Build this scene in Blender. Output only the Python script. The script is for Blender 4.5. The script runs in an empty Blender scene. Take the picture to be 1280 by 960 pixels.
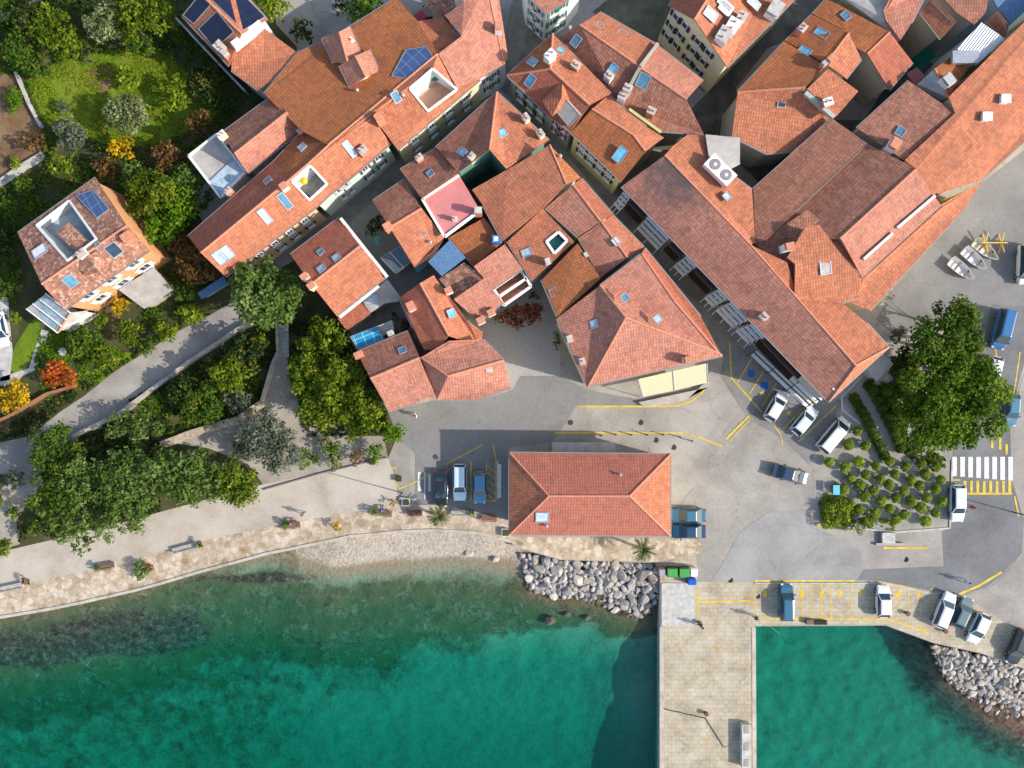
import bpy, bmesh, math, random
import numpy as np
from mathutils import Vector, Matrix
from mathutils.geometry import tessellate_polygon
random.seed(7)
rng = np.random.default_rng(7)
scene = bpy.context.scene
COL = scene.collection
R = math.radians

# ------------------------------------------------------------------ camera, sky, sun, exposure
H = 100.0                      # drone height; at the ground one photo pixel is 0.1 m
cam_d = bpy.data.cameras.new('camera'); cam = bpy.data.objects.new('camera', cam_d); COL.objects.link(cam)
cam.location = (0, 0, H); cam.rotation_euler = (0, 0, 0)
cam_d.sensor_width = 36; cam_d.lens = 28.125; cam_d.clip_end = 6000; cam_d.clip_start = 0.5
scene.camera = cam
SUN_EL = 32.0
sdir = Vector((math.cos(R(SUN_EL))*0.965, -math.cos(R(SUN_EL))*0.262, math.sin(R(SUN_EL)))).normalized()
world = bpy.data.worlds.new('World'); scene.world = world; world.use_nodes = True
nt = world.node_tree
sky = nt.nodes.new('ShaderNodeTexSky'); sky.sky_type = 'NISHITA'; sky.sun_disc = False
sky.sun_elevation = R(SUN_EL); sky.sun_rotation = math.atan2(sdir.x, sdir.y)
sky.air_density = 1.0; sky.dust_density = 1.5; sky.ozone_density = 1.0
bg = nt.nodes['Background']; bg.inputs['Strength'].default_value = 0.15
nt.links.new(sky.outputs[0], bg.inputs['Color'])
sl = bpy.data.lights.new('sun', 'SUN'); sl.energy = 3.3; sl.angle = R(0.6); sl.color = (1.0, 0.94, 0.84)
so = bpy.data.objects.new('sun', sl); COL.objects.link(so)
so.rotation_euler = sdir.to_track_quat('Z', 'Y').to_euler()
scene.view_settings.view_transform = 'Standard'; scene.view_settings.look = 'None'
scene.view_settings.gamma = 1; scene.view_settings.exposure = 0.74; scene.view_settings.use_curve_mapping = False
scene.render.engine = 'CYCLES'
scene.cycles.max_bounces = 6; scene.cycles.transparent_max_bounces = 10

# ------------------------------------------------------------------ helpers
def W(px, py, z=0.0):
    f = 0.1*(1-z/H)
    return Vector(((px-640)*f, (480-py)*f, z))
OFF = {}
def tag(o, label=None, cat=None, group=None, kind=None):
    if label: o['label'] = label
    if cat: o['category'] = cat
    if group: o['group'] = group
    if kind: o['kind'] = kind
    return o
def root(name, loc, label, cat, group=None, rz=0.0):
    o = bpy.data.objects.new(name, None); COL.objects.link(o)
    o.location = loc; o.rotation_euler = (0, 0, rz); o.empty_display_size = 0.5
    OFF[o.name] = Vector(loc)
    return tag(o, label, cat, group)
def meshdata(name, verts, faces, mat, smooth=False, uvs=None, mats=None, midx=None):
    me = bpy.data.meshes.new(name)
    me.from_pydata([tuple(v) for v in verts], [], [tuple(f) for f in faces])
    if mats:
        for m in mats: me.materials.append(m)
        if midx is not None: me.polygons.foreach_set('material_index', midx)
    elif mat: me.materials.append(mat)
    if uvs is not None:
        l = me.uv_layers.new(name='UVMap')
        l.data.foreach_set('uv', [c for uv in uvs for c in uv])
    if smooth: me.polygons.foreach_set('use_smooth', [True]*len(me.polygons))
    me.update()
    return me
def link(name, me, parent=None):
    o = bpy.data.objects.new(name, me); COL.objects.link(o)
    if parent is not None: o.parent = parent
    return o
def mk(name, verts, faces, mat, parent=None, **k):
    """verts in world space; a child gets them relative to its root's place"""
    off = OFF.get(parent.name, Vector()) if parent is not None else Vector()
    me = meshdata(name, [Vector(v)-off for v in verts], faces, mat, **k)
    o = link(name, me, parent)
    OFF[o.name] = off
    return o
class MB:
    def __init__(s): s.v = []; s.f = []; s.m = []
    def add(s, vs, fs, mi=0):
        n = len(s.v); s.v += [Vector(v) for v in vs]
        s.f += [tuple(i+n for i in f) for f in fs]; s.m += [mi]*len(fs)
    def box(s, c, d, ax=None, mi=0, taper=1.0):
        """c centre, d full sizes, ax three axes; taper narrows the +third-axis end"""
        ax = ax or (Vector((1,0,0)), Vector((0,1,0)), Vector((0,0,1)))
        c = Vector(c); vs = []
        for k in (-.5, .5):
            t = taper if k > 0 else 1
            for i, j in ((-.5,-.5),(.5,-.5),(.5,.5),(-.5,.5)):
                vs.append(c+ax[0]*d[0]*i*t+ax[1]*d[1]*j*t+ax[2]*d[2]*k)
        s.add(vs, [(3,2,1,0),(4,5,6,7),(0,1,5,4),(1,2,6,5),(2,3,7,6),(3,0,4,7)], mi)
    def beam(s, p, q, w, h, mi=0, lift=0.0):
        p = Vector(p); q = Vector(q); d = q-p; L = d.length
        if L < 1e-4: return
        x = d/L; y = Vector((0,0,1)).cross(x)
        if y.length < 1e-3: y = Vector((0,1,0))
        y.normalize(); z = x.cross(y)
        s.box((p+q)/2+z*lift, (L, w, h), (x, y, z), mi)
    def tube(s, p, q, r0, r1, n=8, cap=True, mi=0):
        p = Vector(p); q = Vector(q); x = (q-p).normalized()
        a = x.orthogonal().normalized(); b = x.cross(a)
        vs = []
        for c, r in ((p, r0), (q, r1)):
            for i in range(n):
                t = 2*math.pi*i/n; vs.append(c+a*math.cos(t)*r+b*math.sin(t)*r)
        fs = [(i, (i+1)%n, n+(i+1)%n, n+i) for i in range(n)]
        if cap: fs += [tuple(range(n))[::-1], tuple(range(n, 2*n))]
        s.add(vs, fs, mi)
    def prism(s, pts, z0, z1, mi=0):
        n = len(pts)
        s.add([Vector((p[0],p[1],z0)) for p in pts]+[Vector((p[0],p[1],z1)) for p in pts],
              [tuple(range(n))[::-1], tuple(range(n,2*n))]+[(i,(i+1)%n,n+(i+1)%n,n+i) for i in range(n)], mi)
    def build(s, name, mat, parent=None, **k):
        if isinstance(mat, (list, tuple)):
            return mk(name, s.v, s.f, None, parent, mats=list(mat), midx=s.m, **k)
        return mk(name, s.v, s.f, mat, parent, **k)
def area2(p):
    return sum(p[i][0]*p[(i+1)%len(p)][1]-p[(i+1)%len(p)][0]*p[i][1] for i in range(len(p)))/2
def sheet(name, pxpts, z, mat, kind='structure', thick=0.0, label=None, cat=None):
    """flat polygon laid on the ground, photo pixels at height z"""
    P = [W(x, y, z) for x, y in pxpts]
    if area2(P) < 0: P = P[::-1]
    tri = tessellate_polygon([[Vector((p.x,p.y,0)) for p in P]])
    vs = list(P); fs = []
    for t in tri:
        a, b, c = (P[i] for i in t)
        if (b-a).cross(c-a).z < 0: t = t[::-1]
        fs.append(t)
    if thick:
        n = len(P); vs += [p-Vector((0,0,thick)) for p in P]
        fs += [(i, i+n, (i+1)%n+n, (i+1)%n) for i in range(n)]
    o = mk(name, vs, fs, mat)
    return tag(o, label, cat, None, kind)

# ------------------------------------------------------------------ materials
def node(t, kind, **inp):
    n = t.nodes.new(kind)
    for k, v in inp.items():
        if k in n.inputs: n.inputs[k].default_value = v
        else: setattr(n, k, v)
    return n
def newmat(name, rough=0.8, spec=0.3):
    m = bpy.data.materials.new(name); m.use_nodes = True
    t = m.node_tree; b = t.nodes['Principled BSDF']
    b.inputs['Roughness'].default_value = rough
    b.inputs['Specular IOR Level'].default_value = spec
    return m, t, b
def c4(c): return (c[0], c[1], c[2], 1)
def ramp(t, fac, stops):
    r = t.nodes.new('ShaderNodeValToRGB'); e = r.color_ramp.elements
    while len(e) < len(stops): e.new(0.5)
    for i, (p, c) in enumerate(stops): e[i].position = p; e[i].color = c4(c)
    t.links.new(fac, r.inputs[0]); return r.outputs[0]
def noise(t, vec, scale, detail=4, rough=0.6, dist=0.0):
    n = t.nodes.new('ShaderNodeTexNoise'); n.inputs['Scale'].default_value = scale
    n.inputs['Detail'].default_value = detail; n.inputs['Roughness'].default_value = rough
    n.inputs['Distortion'].default_value = dist
    if vec is not None: t.links.new(vec, n.inputs['Vector'])
    return n.outputs['Fac']
def mixc(t, fac, a, b, mode='MIX'):
    n = t.nodes.new('ShaderNodeMix'); n.data_type = 'RGBA'; n.blend_type = mode
    for s, v in ((0, fac), (6, a), (7, b)):
        if isinstance(v, (int, float)): n.inputs[s].default_value = v
        elif isinstance(v, tuple): n.inputs[s].default_value = c4(v)
        else: t.links.new(v, n.inputs[s])
    return n.outputs[2]
def maprange(t, v, a, b, c=0.0, d=1.0):
    n = t.nodes.new('ShaderNodeMapRange'); t.links.new(v, n.inputs[0])
    for i, x in enumerate((a, b, c, d)): n.inputs[1+i].default_value = x
    return n.outputs[0]
def bump(t, b, h, strength=0.5, dist=0.05):
    n = t.nodes.new('ShaderNodeBump'); n.inputs['Strength'].default_value = strength
    n.inputs['Distance'].default_value = dist
    t.links.new(h, n.inputs['Height']); t.links.new(n.outputs[0], b.inputs['Normal'])
def pos(t): return t.nodes.new('ShaderNodeNewGeometry').outputs['Position']
MATS = {}
def flat(name, c, rough=0.7, metal=0.0, var=0.12, scale=3.0, spec=0.3):
    """plain colour with a little wear"""
    if name in MATS: return MATS[name]
    m, t, b = newmat(name, rough, spec); p = pos(t)
    f = noise(t, p, scale, 5)
    col = ramp(t, f, [(0.3, tuple(x*(1-var) for x in c)), (0.7, tuple(min(1, x*(1+var)) for x in c))])
    t.links.new(col, b.inputs['Base Color']); b.inputs['Metallic'].default_value = metal
    MATS[name] = m; return m
def roofmat(name, light, dark, old=0.0, stain=(0.10,0.07,0.055), patch=None):
    """curved clay tiles: columns down the slope, courses across, each tile its own tone"""
    m, t, b = newmat(name, 0.85, 0.2)
    uv = t.nodes.new('ShaderNodeUVMap').outputs[0]
    wob = t.nodes.new('ShaderNodeVectorMath'); wob.operation = 'MULTIPLY_ADD'; nz_ = t.nodes.new('ShaderNodeTexNoise'); nz_.inputs['Scale'].default_value = .8; t.links.new(uv, nz_.inputs['Vector'])
    t.links.new(nz_.outputs['Color'], wob.inputs[0]); wob.inputs[1].default_value = (.22,.22,0); t.links.new(uv, wob.inputs[2]); uv = wob.outputs[0]
    br = node(t, 'ShaderNodeTexBrick', Scale=1.0)
    br.offset = 0.0; br.squash = 1.0
    br.inputs['Color1'].default_value = c4(light); br.inputs['Color2'].default_value = c4(dark)
    br.inputs['Mortar'].default_value = c4(tuple(x*0.50 for x in dark))
    br.inputs['Mortar Size'].default_value = 0.022; br.inputs['Mortar Smooth'].default_value = 0.8
    br.inputs['Brick Width'].default_value = 0.31; br.inputs['Row Height'].default_value = 0.42
    br.inputs['Bias'].default_value = -0.25
    t.links.new(uv, br.inputs['Vector'])
    p = pos(t)
    big = noise(t, p, 0.35, 5, 0.65)
    fine = noise(t, p, 5.0, 4, 0.7)
    col = mixc(t, maprange(t, big, 0.36, 0.64, 0, 0.50+0.2*old), br.outputs['Color'], dark)
    col = mixc(t, maprange(t, fine, 0.56, 0.72, 0, 0.35+0.5*old), col, tuple(min(1, x*1.35+0.06) for x in light))
    st = noise(t, p, 0.9, 6, 0.75, 0.6)
    col = mixc(t, maprange(t, st, 0.50-0.05*old, 0.72-0.05*old, 0, 0.55+0.3*old), col, stain)
    if old > 0.3:
        vo = node(t, 'ShaderNodeTexVoronoi', Scale=3.2); t.links.new(uv, vo.inputs['Vector'])
        sp = t.nodes.new('ShaderNodeSeparateColor'); t.links.new(vo.outputs['Color'], sp.inputs[0])
        col = mixc(t, maprange(t, sp.outputs[0], 0.72, 0.78, 0, 0.65), col, tuple(x*0.55+0.02 for x in dark))
        col = mixc(t, maprange(t, sp.outputs[1], 0.80, 0.85, 0, 0.6), col, (0.55, 0.36, 0.27))
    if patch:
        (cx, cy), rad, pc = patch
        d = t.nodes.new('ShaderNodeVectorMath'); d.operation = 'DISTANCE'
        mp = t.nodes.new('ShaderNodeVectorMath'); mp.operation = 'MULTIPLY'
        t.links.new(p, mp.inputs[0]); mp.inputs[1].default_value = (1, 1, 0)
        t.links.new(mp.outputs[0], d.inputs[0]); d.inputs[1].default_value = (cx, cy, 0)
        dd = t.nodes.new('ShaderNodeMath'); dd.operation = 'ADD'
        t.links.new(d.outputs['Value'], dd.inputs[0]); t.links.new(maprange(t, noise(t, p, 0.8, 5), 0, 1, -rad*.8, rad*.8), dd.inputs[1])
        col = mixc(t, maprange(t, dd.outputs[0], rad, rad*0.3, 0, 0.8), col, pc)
    t.links.new(col, b.inputs['Base Color'])
    # relief of the tile columns and course steps
    sx = t.nodes.new('ShaderNodeSeparateXYZ'); t.links.new(uv, sx.inputs[0])
    def frac(o, s):
        a = t.nodes.new('ShaderNodeMath'); a.operation = 'MULTIPLY'; t.links.new(o, a.inputs[0]); a.inputs[1].default_value = 1/s
        f = t.nodes.new('ShaderNodeMath'); f.operation = 'FRACT'; t.links.new(a.outputs[0], f.inputs[0]); return f.outputs[0]
    fu = frac(sx.outputs[0], 0.31); fv = frac(sx.outputs[1], 0.42)
    pp = t.nodes.new('ShaderNodeMath'); pp.operation = 'PINGPONG'; t.links.new(fu, pp.inputs[0]); pp.inputs[1].default_value = 0.5
    mm = t.nodes.new('ShaderNodeMath'); mm.operation = 'MULTIPLY_ADD'; t.links.new(fv, mm.inputs[0]); mm.inputs[1].default_value = -0.45
    t.links.new(pp.outputs[0], mm.inputs[2])
    bump(t, b, mm.outputs[0], 0.5, 0.07)
    MATS[name] = m; return m
TILE = dict(  # darker tones also paint in the dimness of slopes turned from the sun
 orange=roofmat('tile_orange', (0.55,0.205,0.11), (0.35,0.12,0.065)),
 pink=roofmat('tile_pink', (0.57,0.245,0.165), (0.37,0.145,0.10)),
 rust=roofmat('tile_rust', (0.46,0.16,0.06), (0.30,0.10,0.042)),
 red=roofmat('tile_red', (0.48,0.155,0.09), (0.32,0.10,0.06)),
 brown=roofmat('tile_brown', (0.43,0.185,0.12), (0.24,0.10,0.065), 0.25),
 umber=roofmat('tile_umber', (0.46,0.20,0.135), (0.24,0.10,0.065), 0.3),
 old=roofmat('tile_old', (0.50,0.25,0.165), (0.29,0.12,0.08), 0.8),
 dark_patch_tile=roofmat('tile_market', (0.53,0.235,0.165), (0.33,0.135,0.095), 0.12, patch=((19.0,24.5),6.0,(0.09,0.08,0.08))),  # one ragged dark grey patch near the upper end of the ridge
 hall=roofmat('tile_hall', (0.46,0.16,0.105), (0.35,0.115,0.078)),
)
def wallmat(name, c, dirt=0.35):
    m, t, b = newmat(name, 0.9, 0.15); p = pos(t)
    f = noise(t, p, 0.8, 6, 0.7); g = noise(t, p, 6, 4)
    col = mixc(t, maprange(t, f, 0.48, 0.72, 0, dirt), c, tuple(x*0.55 for x in c))
    col = mixc(t, maprange(t, g, 0.5, 0.75, 0, 0.25), col, tuple(min(1, x*1.15) for x in c))
    t.links.new(col, b.inputs['Base Color']); bump(t, b, g, 0.2, 0.02)
    MATS[name] = m; return m
WALL = dict(cream=wallmat('plaster_cream', (0.76,0.66,0.43)), yellow=wallmat('plaster_yellow', (0.76,0.66,0.34)),
 peach=wallmat('plaster_peach', (0.76,0.55,0.34)), mint=wallmat('plaster_mint', (0.60,0.72,0.60)),
 white=wallmat('plaster_white', (0.74,0.73,0.68)), grey=wallmat('plaster_grey', (0.40,0.385,0.345)),
 orange=wallmat('plaster_orange', (0.68,0.33,0.15)), teal=wallmat('plaster_teal', (0.12,0.27,0.22)),
 stone=wallmat('plaster_stone', (0.42,0.38,0.30), 0.6), blue=wallmat('plaster_blue', (0.35,0.42,0.52)))
CAPM = flat('ridge_tile', (0.56,0.235,0.145), 0.85, var=0.25, scale=4)
GUT = flat('gutter_metal', (0.30,0.27,0.25), 0.5, 0.3)
WHITE = flat('white_paint', (0.78,0.77,0.74), 0.6)
CONC = flat('concrete', (0.46,0.44,0.40), 0.9, var=0.25, scale=1.5)
DARK = flat('dark_metal', (0.035,0.035,0.04), 0.5)
BLACK = flat('black_rubber', (0.02,0.02,0.022), 0.8)
WOODB = flat('dark_brown_wood', (0.045,0.024,0.016), 0.6, var=0.3)
BRICK = flat('chimney_brick', (0.55,0.22,0.13), 0.9, var=0.3, scale=5)
STEEL = flat('grey_steel', (0.42,0.44,0.46), 0.4, 0.5)
def glassmat(name, c, rough=0.12):
    m, t, b = newmat(name, rough, 0.8); p = pos(t)
    col = ramp(t, noise(t, p, 1.6, 3), [(0.35, tuple(x*0.75 for x in c)), (0.65, tuple(min(1, x*1.2) for x in c))])
    t.links.new(col, b.inputs['Base Color']); MATS[name] = m; return m
GLASS = glassmat('roof_glass', (0.09,0.23,0.33)); GPALE = glassmat('pale_roof_glass', (0.42,0.52,0.58))
GDARK = glassmat('dark_glass', (0.03,0.05,0.07)); GGREEN = glassmat('green_glass', (0.02,0.22,0.14))
GBLUE = glassmat('blue_glass', (0.16,0.48,0.66))
CARGLASS = glassmat('car_glass', (0.02,0.05,0.07), 0.05)
def panelmat(name, c, line, w=1.0, h=1.6):
    m, t, b = newmat(name, 0.35, 0.35)
    uv = t.nodes.new('ShaderNodeUVMap').outputs[0]
    br = node(t, 'ShaderNodeTexBrick', Scale=1.0); br.offset = 0
    br.inputs['Color1'].default_value = c4(c); br.inputs['Color2'].default_value = c4(tuple(x*0.8 for x in c))
    br.inputs['Mortar'].default_value = c4(line); br.inputs['Mortar Size'].default_value = 0.03
    br.inputs['Brick Width'].default_value = w; br.inputs['Row Height'].default_value = h
    t.links.new(uv, br.inputs['Vector']); t.links.new(br.outputs['Color'], b.inputs['Base Color'])
    MATS[name] = m; return m
SOLAR = panelmat('solar_cells', (0.010,0.014,0.045), (0.022,0.028,0.06))
SOLARB = panelmat('blue_solar_cells', (0.06,0.11,0.24), (0.25,0.30,0.38))
SOLARC = panelmat('bright_blue_cells', (0.02,0.26,0.46), (0.55,0.68,0.62), 1.1, 1.1)
TARP = flat('blue_roofing', (0.10,0.20,0.34), 0.6, var=0.2)
# ------------------------------------------------------------------ building kit
def ray_plane(px, py, p0, n):
    o = Vector((0, 0, H)); d = (W(px, py, 0)-o)
    return o + d*((p0-o).dot(n)/d.dot(n))
def pip(x, y, poly):
    c = False; n = len(poly)
    for i in range(n):
        x1, y1 = poly[i][0], poly[i][1]; x2, y2 = poly[i-1][0], poly[i-1][1]
        if (y1 > y) != (y2 > y) and x < (x2-x1)*(y-y1)/(y2-y1)+x1: c = not c
    return c
SHUT = {}
def shutter_mat(c):
    k = tuple(c)
    if k not in SHUT: SHUT[k] = flat('shutter_paint_%d' % len(SHUT), c, 0.7)
    return SHUT[k]
class Bld:
    """faces: lists of (px,py,z) corners at the roof surface; wall follows the outline down to the ground"""
    def __init__(s, name, label, cat, faces, tile='orange', wall='cream', tiles=None, holes=None, base=-0.3, over=0.3,
                 group=None, capr=0.13, thick=0.18, gutter=True, nocap=False):
        s.pxf = [[(p[0], p[1]) for p in f] for f in faces]
        key = {}
        for f in faces:
            for p in f:
                if len(p) == 3: key.setdefault((p[0], p[1]), p[2])
        s.F = []; s.N = []
        for f in faces:
            known = [W(x, y, key[(x, y)]) for x, y in [(p[0], p[1]) for p in f] if (x, y) in key]
            n = Vector()
            for i in range(len(known)):
                n += known[i].cross(known[(i+1) % len(known)])
            n.normalize()
            if n.z < 0: n = -n
            pts = []
            for p in f:
                k = (p[0], p[1])
                pts.append(W(k[0], k[1], key[k]) if k in key else ray_plane(k[0], k[1], known[0], n))
            if area2(pts) < 0: pts = pts[::-1]
            s.F.append(pts); s.N.append(n)
        allp = [p for f in s.F for p in f]
        c = sum(allp, Vector())/len(allp); s.c = c
        s.root = root(name, (c.x, c.y, 0), label, cat, group)
        s.holes = holes or {}
        # --- roof slab
        vs = []; fs = []; uvs = []; mi = []
        tl = tiles or [tile]*len(s.F)  # per-face tones: slopes turned from the sun mostly get a darker tile
        un = []
        for t in tl:
            if t not in un: un.append(t)
        edges = {}
        for k, (pts, n) in enumerate(zip(s.F, s.N)):
            u = Vector((0,0,1)).cross(n)
            u = Vector((1,0,0)) if u.length < 0.02 else u.normalized()
            v = n.cross(u)
            loops = [pts]+[[ray_plane(x, y, pts[0], n) for x, y in h] for h in s.holes.get(k, [])]
            flatp = [p for L in loops for p in L]
            L2 = [[Vector((p.dot(u), p.dot(v), 0)) for p in L] for L in loops]
            ou, ov = random.random()*5, random.random()*5
            for t in tessellate_polygon(L2):
                a, b_, d = (flatp[i] for i in t)
                if (b_-a).cross(d-a).z < 0: t = (t[0], t[2], t[1])
                b0 = len(vs); vs += [flatp[i] for i in t]; fs.append((b0, b0+1, b0+2)); mi.append(un.index(tl[k]))
                uvs += [(flatp[i].dot(u)+ou, flatp[i].dot(v)+ov) for i in t]
            for L in loops:
                for i in range(len(L)):
                    p, q = L[i], L[(i+1) % len(L)]
                    kk = tuple(sorted([(round(p.x,2), round(p.y,2)), (round(q.x,2), round(q.y,2))]))
                    edges.setdefault(kk, []).append((p, q, k, L is loops[0]))
        dn = Vector((0, 0, -thick))
        nb = len(vs)
        for (a, b_, d) in list(fs):       # underside
            vs += [vs[a]+dn, vs[d]+dn, vs[b_]+dn]; j = len(vs)-3; fs.append((j, j+1, j+2)); mi.append(0); uvs += [(0,0)]*3
        s.boundary = []
        caps = []; gut = []
        for kk, L in edges.items():
            if len(L) == 1:
                p, q, k, outer = L[0]
                j = len(vs); vs += [p, q, q+dn, p+dn]; fs.append((j, j+3, j+2, j+1)); mi.append(0)
                uvs += [(0,0),(1,0),(1,.2),(0,.2)]
                if outer:
                    s.boundary.append((p, q))
                    if gutter and (q-p).length > 0.8 and s.N[k].z < 0.999:
                        slope = abs(p.z-q.z)/(q-p).length
                        zmax = max(x.z for x in s.F[k])
                        if slope < 0.06 and max(p.z, q.z) < zmax-0.4:
                            o = Vector(((p+q)/2-s.c)); e = (q-p).normalized(); out = Vector((e.y, -e.x, 0))
                            if out.dot(Vector(((p+q)/2-s.c))) < 0: out = -out
                            gut.append(MB()); gut[-1].beam(p+out*0.07-Vector((0,0,.1)), q+out*0.07-Vector((0,0,.1)), 0.13, 0.12)
            elif len(L) == 2 and not nocap:
                p, q, k, _ = L[0]; k2 = L[1][2]
                # convex edge -> ridge tiles
                m = (p+q)/2; c2 = sum(s.F[k2], Vector())/len(s.F[k2])
                if s.N[k].dot(c2-m) < -0.05 and s.N[k].dot(s.N[k2]) < 0.995:
                    caps.append(MB()); caps[-1].tube(p+Vector((0,0,.0)), q+Vector((0,0,.0)), capr, capr, 6)
        s.roof = mk('roof', vs, fs, None, s.root, mats=[TILE[t] if t in TILE else MATS[t] for t in un], midx=mi, uvs=uvs)
        for c_ in caps: c_.build('ridge_cap', CAPM, s.roof)
        for c_ in gut: c_.build('gutter', GUT, s.roof)
        # --- walls: outline loop, inset
        nxt = {}
        for p, q in s.boundary: nxt[(round(p.x,2), round(p.y,2))] = (p, q)
        loops = []
        while nxt:
            k0 = next(iter(nxt)); loop = []
            k = k0
            while k in nxt:
                p, q = nxt.pop(k); loop.append(p); k = (round(q.x,2), round(q.y,2))
            if len(loop) > 2: loops.append(loop)
        s.walls_loops = []
        wv = []; wf = []
        for loop in loops:
            a = area2(loop)
            if a < 0: loop = loop[::-1]
            n = len(loop); ins = []
            for i in range(n):
                p0, p1, p2 = loop[i-1], loop[i], loop[(i+1) % n]
                e1 = Vector((p1.x-p0.x, p1.y-p0.y)); e2 = Vector((p2.x-p1.x, p2.y-p1.y))
                if e1.length < 1e-3 or e2.length < 1e-3: ins.append(p1.copy()); continue
                e1.normalize(); e2.normalize()
                n1 = Vector((-e1.y, e1.x)); n2 = Vector((-e2.y, e2.x)); b_ = n1+n2
                b_ = n1 if b_.length < 0.2 else b_*(1/max(0.35, b_.length_squared/2))
                ins.append(Vector((p1.x+b_.x*over, p1.y+b_.y*over, p1.z-0.08)))
            j = len(wv)
            wv += [p.copy() for p in ins]+[Vector((p.x, p.y, base)) for p in ins]
            wf += [(j+i, j+n+i, j+n+(i+1) % n, j+(i+1) % n) for i in range(n)]
            s.walls_loops.append(ins)
        s.wall = mk('wall', wv, wf, WALL[wall], s.root)
    def face_at(s, x, y):
        for k, f in enumerate(s.pxf):
            if pip(x, y, f): return k
        best = min(range(len(s.F)), key=lambda k: min((x-a)**2+(y-b)**2 for a, b in s.pxf[k]))
        return best
    def at(s, x, y):
        k = s.face_at(x, y); return ray_plane(x, y, s.F[k][0], s.N[k]), s.N[k]
    def axes(s, x, y):
        p, n = s.at(x, y); u = Vector((0,0,1)).cross(n)
        u = Vector((1,0,0)) if u.length < .02 else u.normalized()
        return p, u, n.cross(u), n
    def sky(s, *items):
        """roof windows: (px,py,width,height,glass)"""
        for it in items:
            x, y, w, h = it[:4]; g = it[4] if len(it) > 4 else GLASS
            p, u, v, n = s.axes(x, y)
            f = MB()
            for sg in (-1, 1):
                f.box(p+u*sg*(w/2)+n*.06, (0.1, h+.1, 0.16), (u, v, n)); f.box(p+v*sg*(h/2)+n*.06, (w-.1, 0.1, 0.16), (u, v, n))
            o = f.build('roof_window', STEEL, s.root)
            q = MB(); q.box(p+n*.05, (w-.08, h-.08, 0.08), (u, v, n)); q.build('pane', g, o)
        return s
    def chim(s, *items, mat=None):
        """chimneys: (px,py,size,height)"""
        for it in items:
            x, y = it[:2]; w = it[2] if len(it) > 2 else 0.7; h = it[3] if len(it) > 3 else 1.3
            p, u, v, n = s.axes(x, y); z = Vector((0,0,1)); vv = z.cross(u)
            m = MB(); m.box(p+z*(h/2-.5), (w, w*.8, h+1.0), (u, vv, z))
            o = m.build('chimney', mat or random.choice([BRICK, WHITE, WALL['cream'], BRICK]), s.root)
            style = random.random(); cm = CAPM if style < .35 else (CONC if style < .88 else WHITE)
            k = MB(); k.box(p+z*(h+.04), (w+.1, w*.8+.1, .08), (u, vv, z))
            if style < .5:
                for sg in (-1, 1): k.box(p+z*(h+.2)+u*sg*w*.4, (w*.12, w*.7, .24), (u, vv, z))
                k.box(p+z*(h+.35), (w*.95, w*.8, .05), (u, vv, z))
            k.build('chimney_cap', cm, o)
            if style >= .5:
                for sg in ((-1, 1) if w > .75 else (0,)):
                    q = MB(); q.tube(p+z*(h+.08)+u*sg*w*.25, p+z*(h+.42)+u*sg*w*.25, .12, .09, 8); q.build('chimney_pot', CAPM, o)
        return s
    def vent(s, *items):
        for x, y in items:
            p, u, v, n = s.axes(x, y); z = Vector((0,0,1))
            m = MB(); m.tube(p-z*.2, p+z*.5, .12, .12, 8); m.tube(p+z*.5, p+z*.62, .22, .1, 8)
            m.build('vent_pipe', STEEL, s.root)
        return s
    def panel(s, pts, mat, name='solar_panel', lift=0.12, frame=STEEL, uvs=1.0):
        k = s.face_at(sum(p[0] for p in pts)/len(pts), sum(p[1] for p in pts)/len(pts))
        n = s.N[k]; P = [ray_plane(x, y, s.F[k][0], n) for x, y in pts]
        if area2(P) < 0: P = P[::-1]
        u = (P[1]-P[0]).normalized(); v = n.cross(u)
        m = len(P)
        vs = [p+n*lift for p in P]+[p+n*.02 for p in P]
        fs = [tuple(range(m))]+[(i, i+m, (i+1) % m+m, (i+1) % m) for i in range(m)]
        uv = []
        for f in fs:
            for i in f: uv.append(((vs[i]-P[0]).dot(u)*uvs, (vs[i]-P[0]).dot(v)*uvs))
        o = mk(name, vs, fs, mat, s.root, uvs=uv)
        if frame:
            f = MB()
            for i in range(m): f.beam(P[i]+n*(lift), P[(i+1) % m]+n*(lift), 0.07, 0.09)
            f.build('frame', frame, o)
        return o
    def recess(s, k, hole, depth, floor, inner, coping=WHITE, cw=0.22):
        """roof terrace sunk into face k (the hole must also be in holes[k])"""
        n = s.N[k]; P = [ray_plane(x, y, s.F[k][0], n) for x, y in hole]
        if area2(P) < 0: P = P[::-1]
        zf = min(p.z for p in P)-depth; m = len(P)
        top = [p+Vector((0,0,.05)) for p in P]
        mk('terrace_wall', top+[Vector((p.x, p.y, zf)) for p in P], [(i, (i+1) % m, (i+1) % m+m, i+m) for i in range(m)], inner, s.root)
        mk('terrace_floor', [Vector((p.x, p.y, zf)) for p in P], [tuple(range(m))], floor, s.root)
        c = MB()
        for i in range(m): c.beam(P[i], P[(i+1) % m], cw, 0.28)
        c.build('coping', coping, s.root)
        return P, zf
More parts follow.
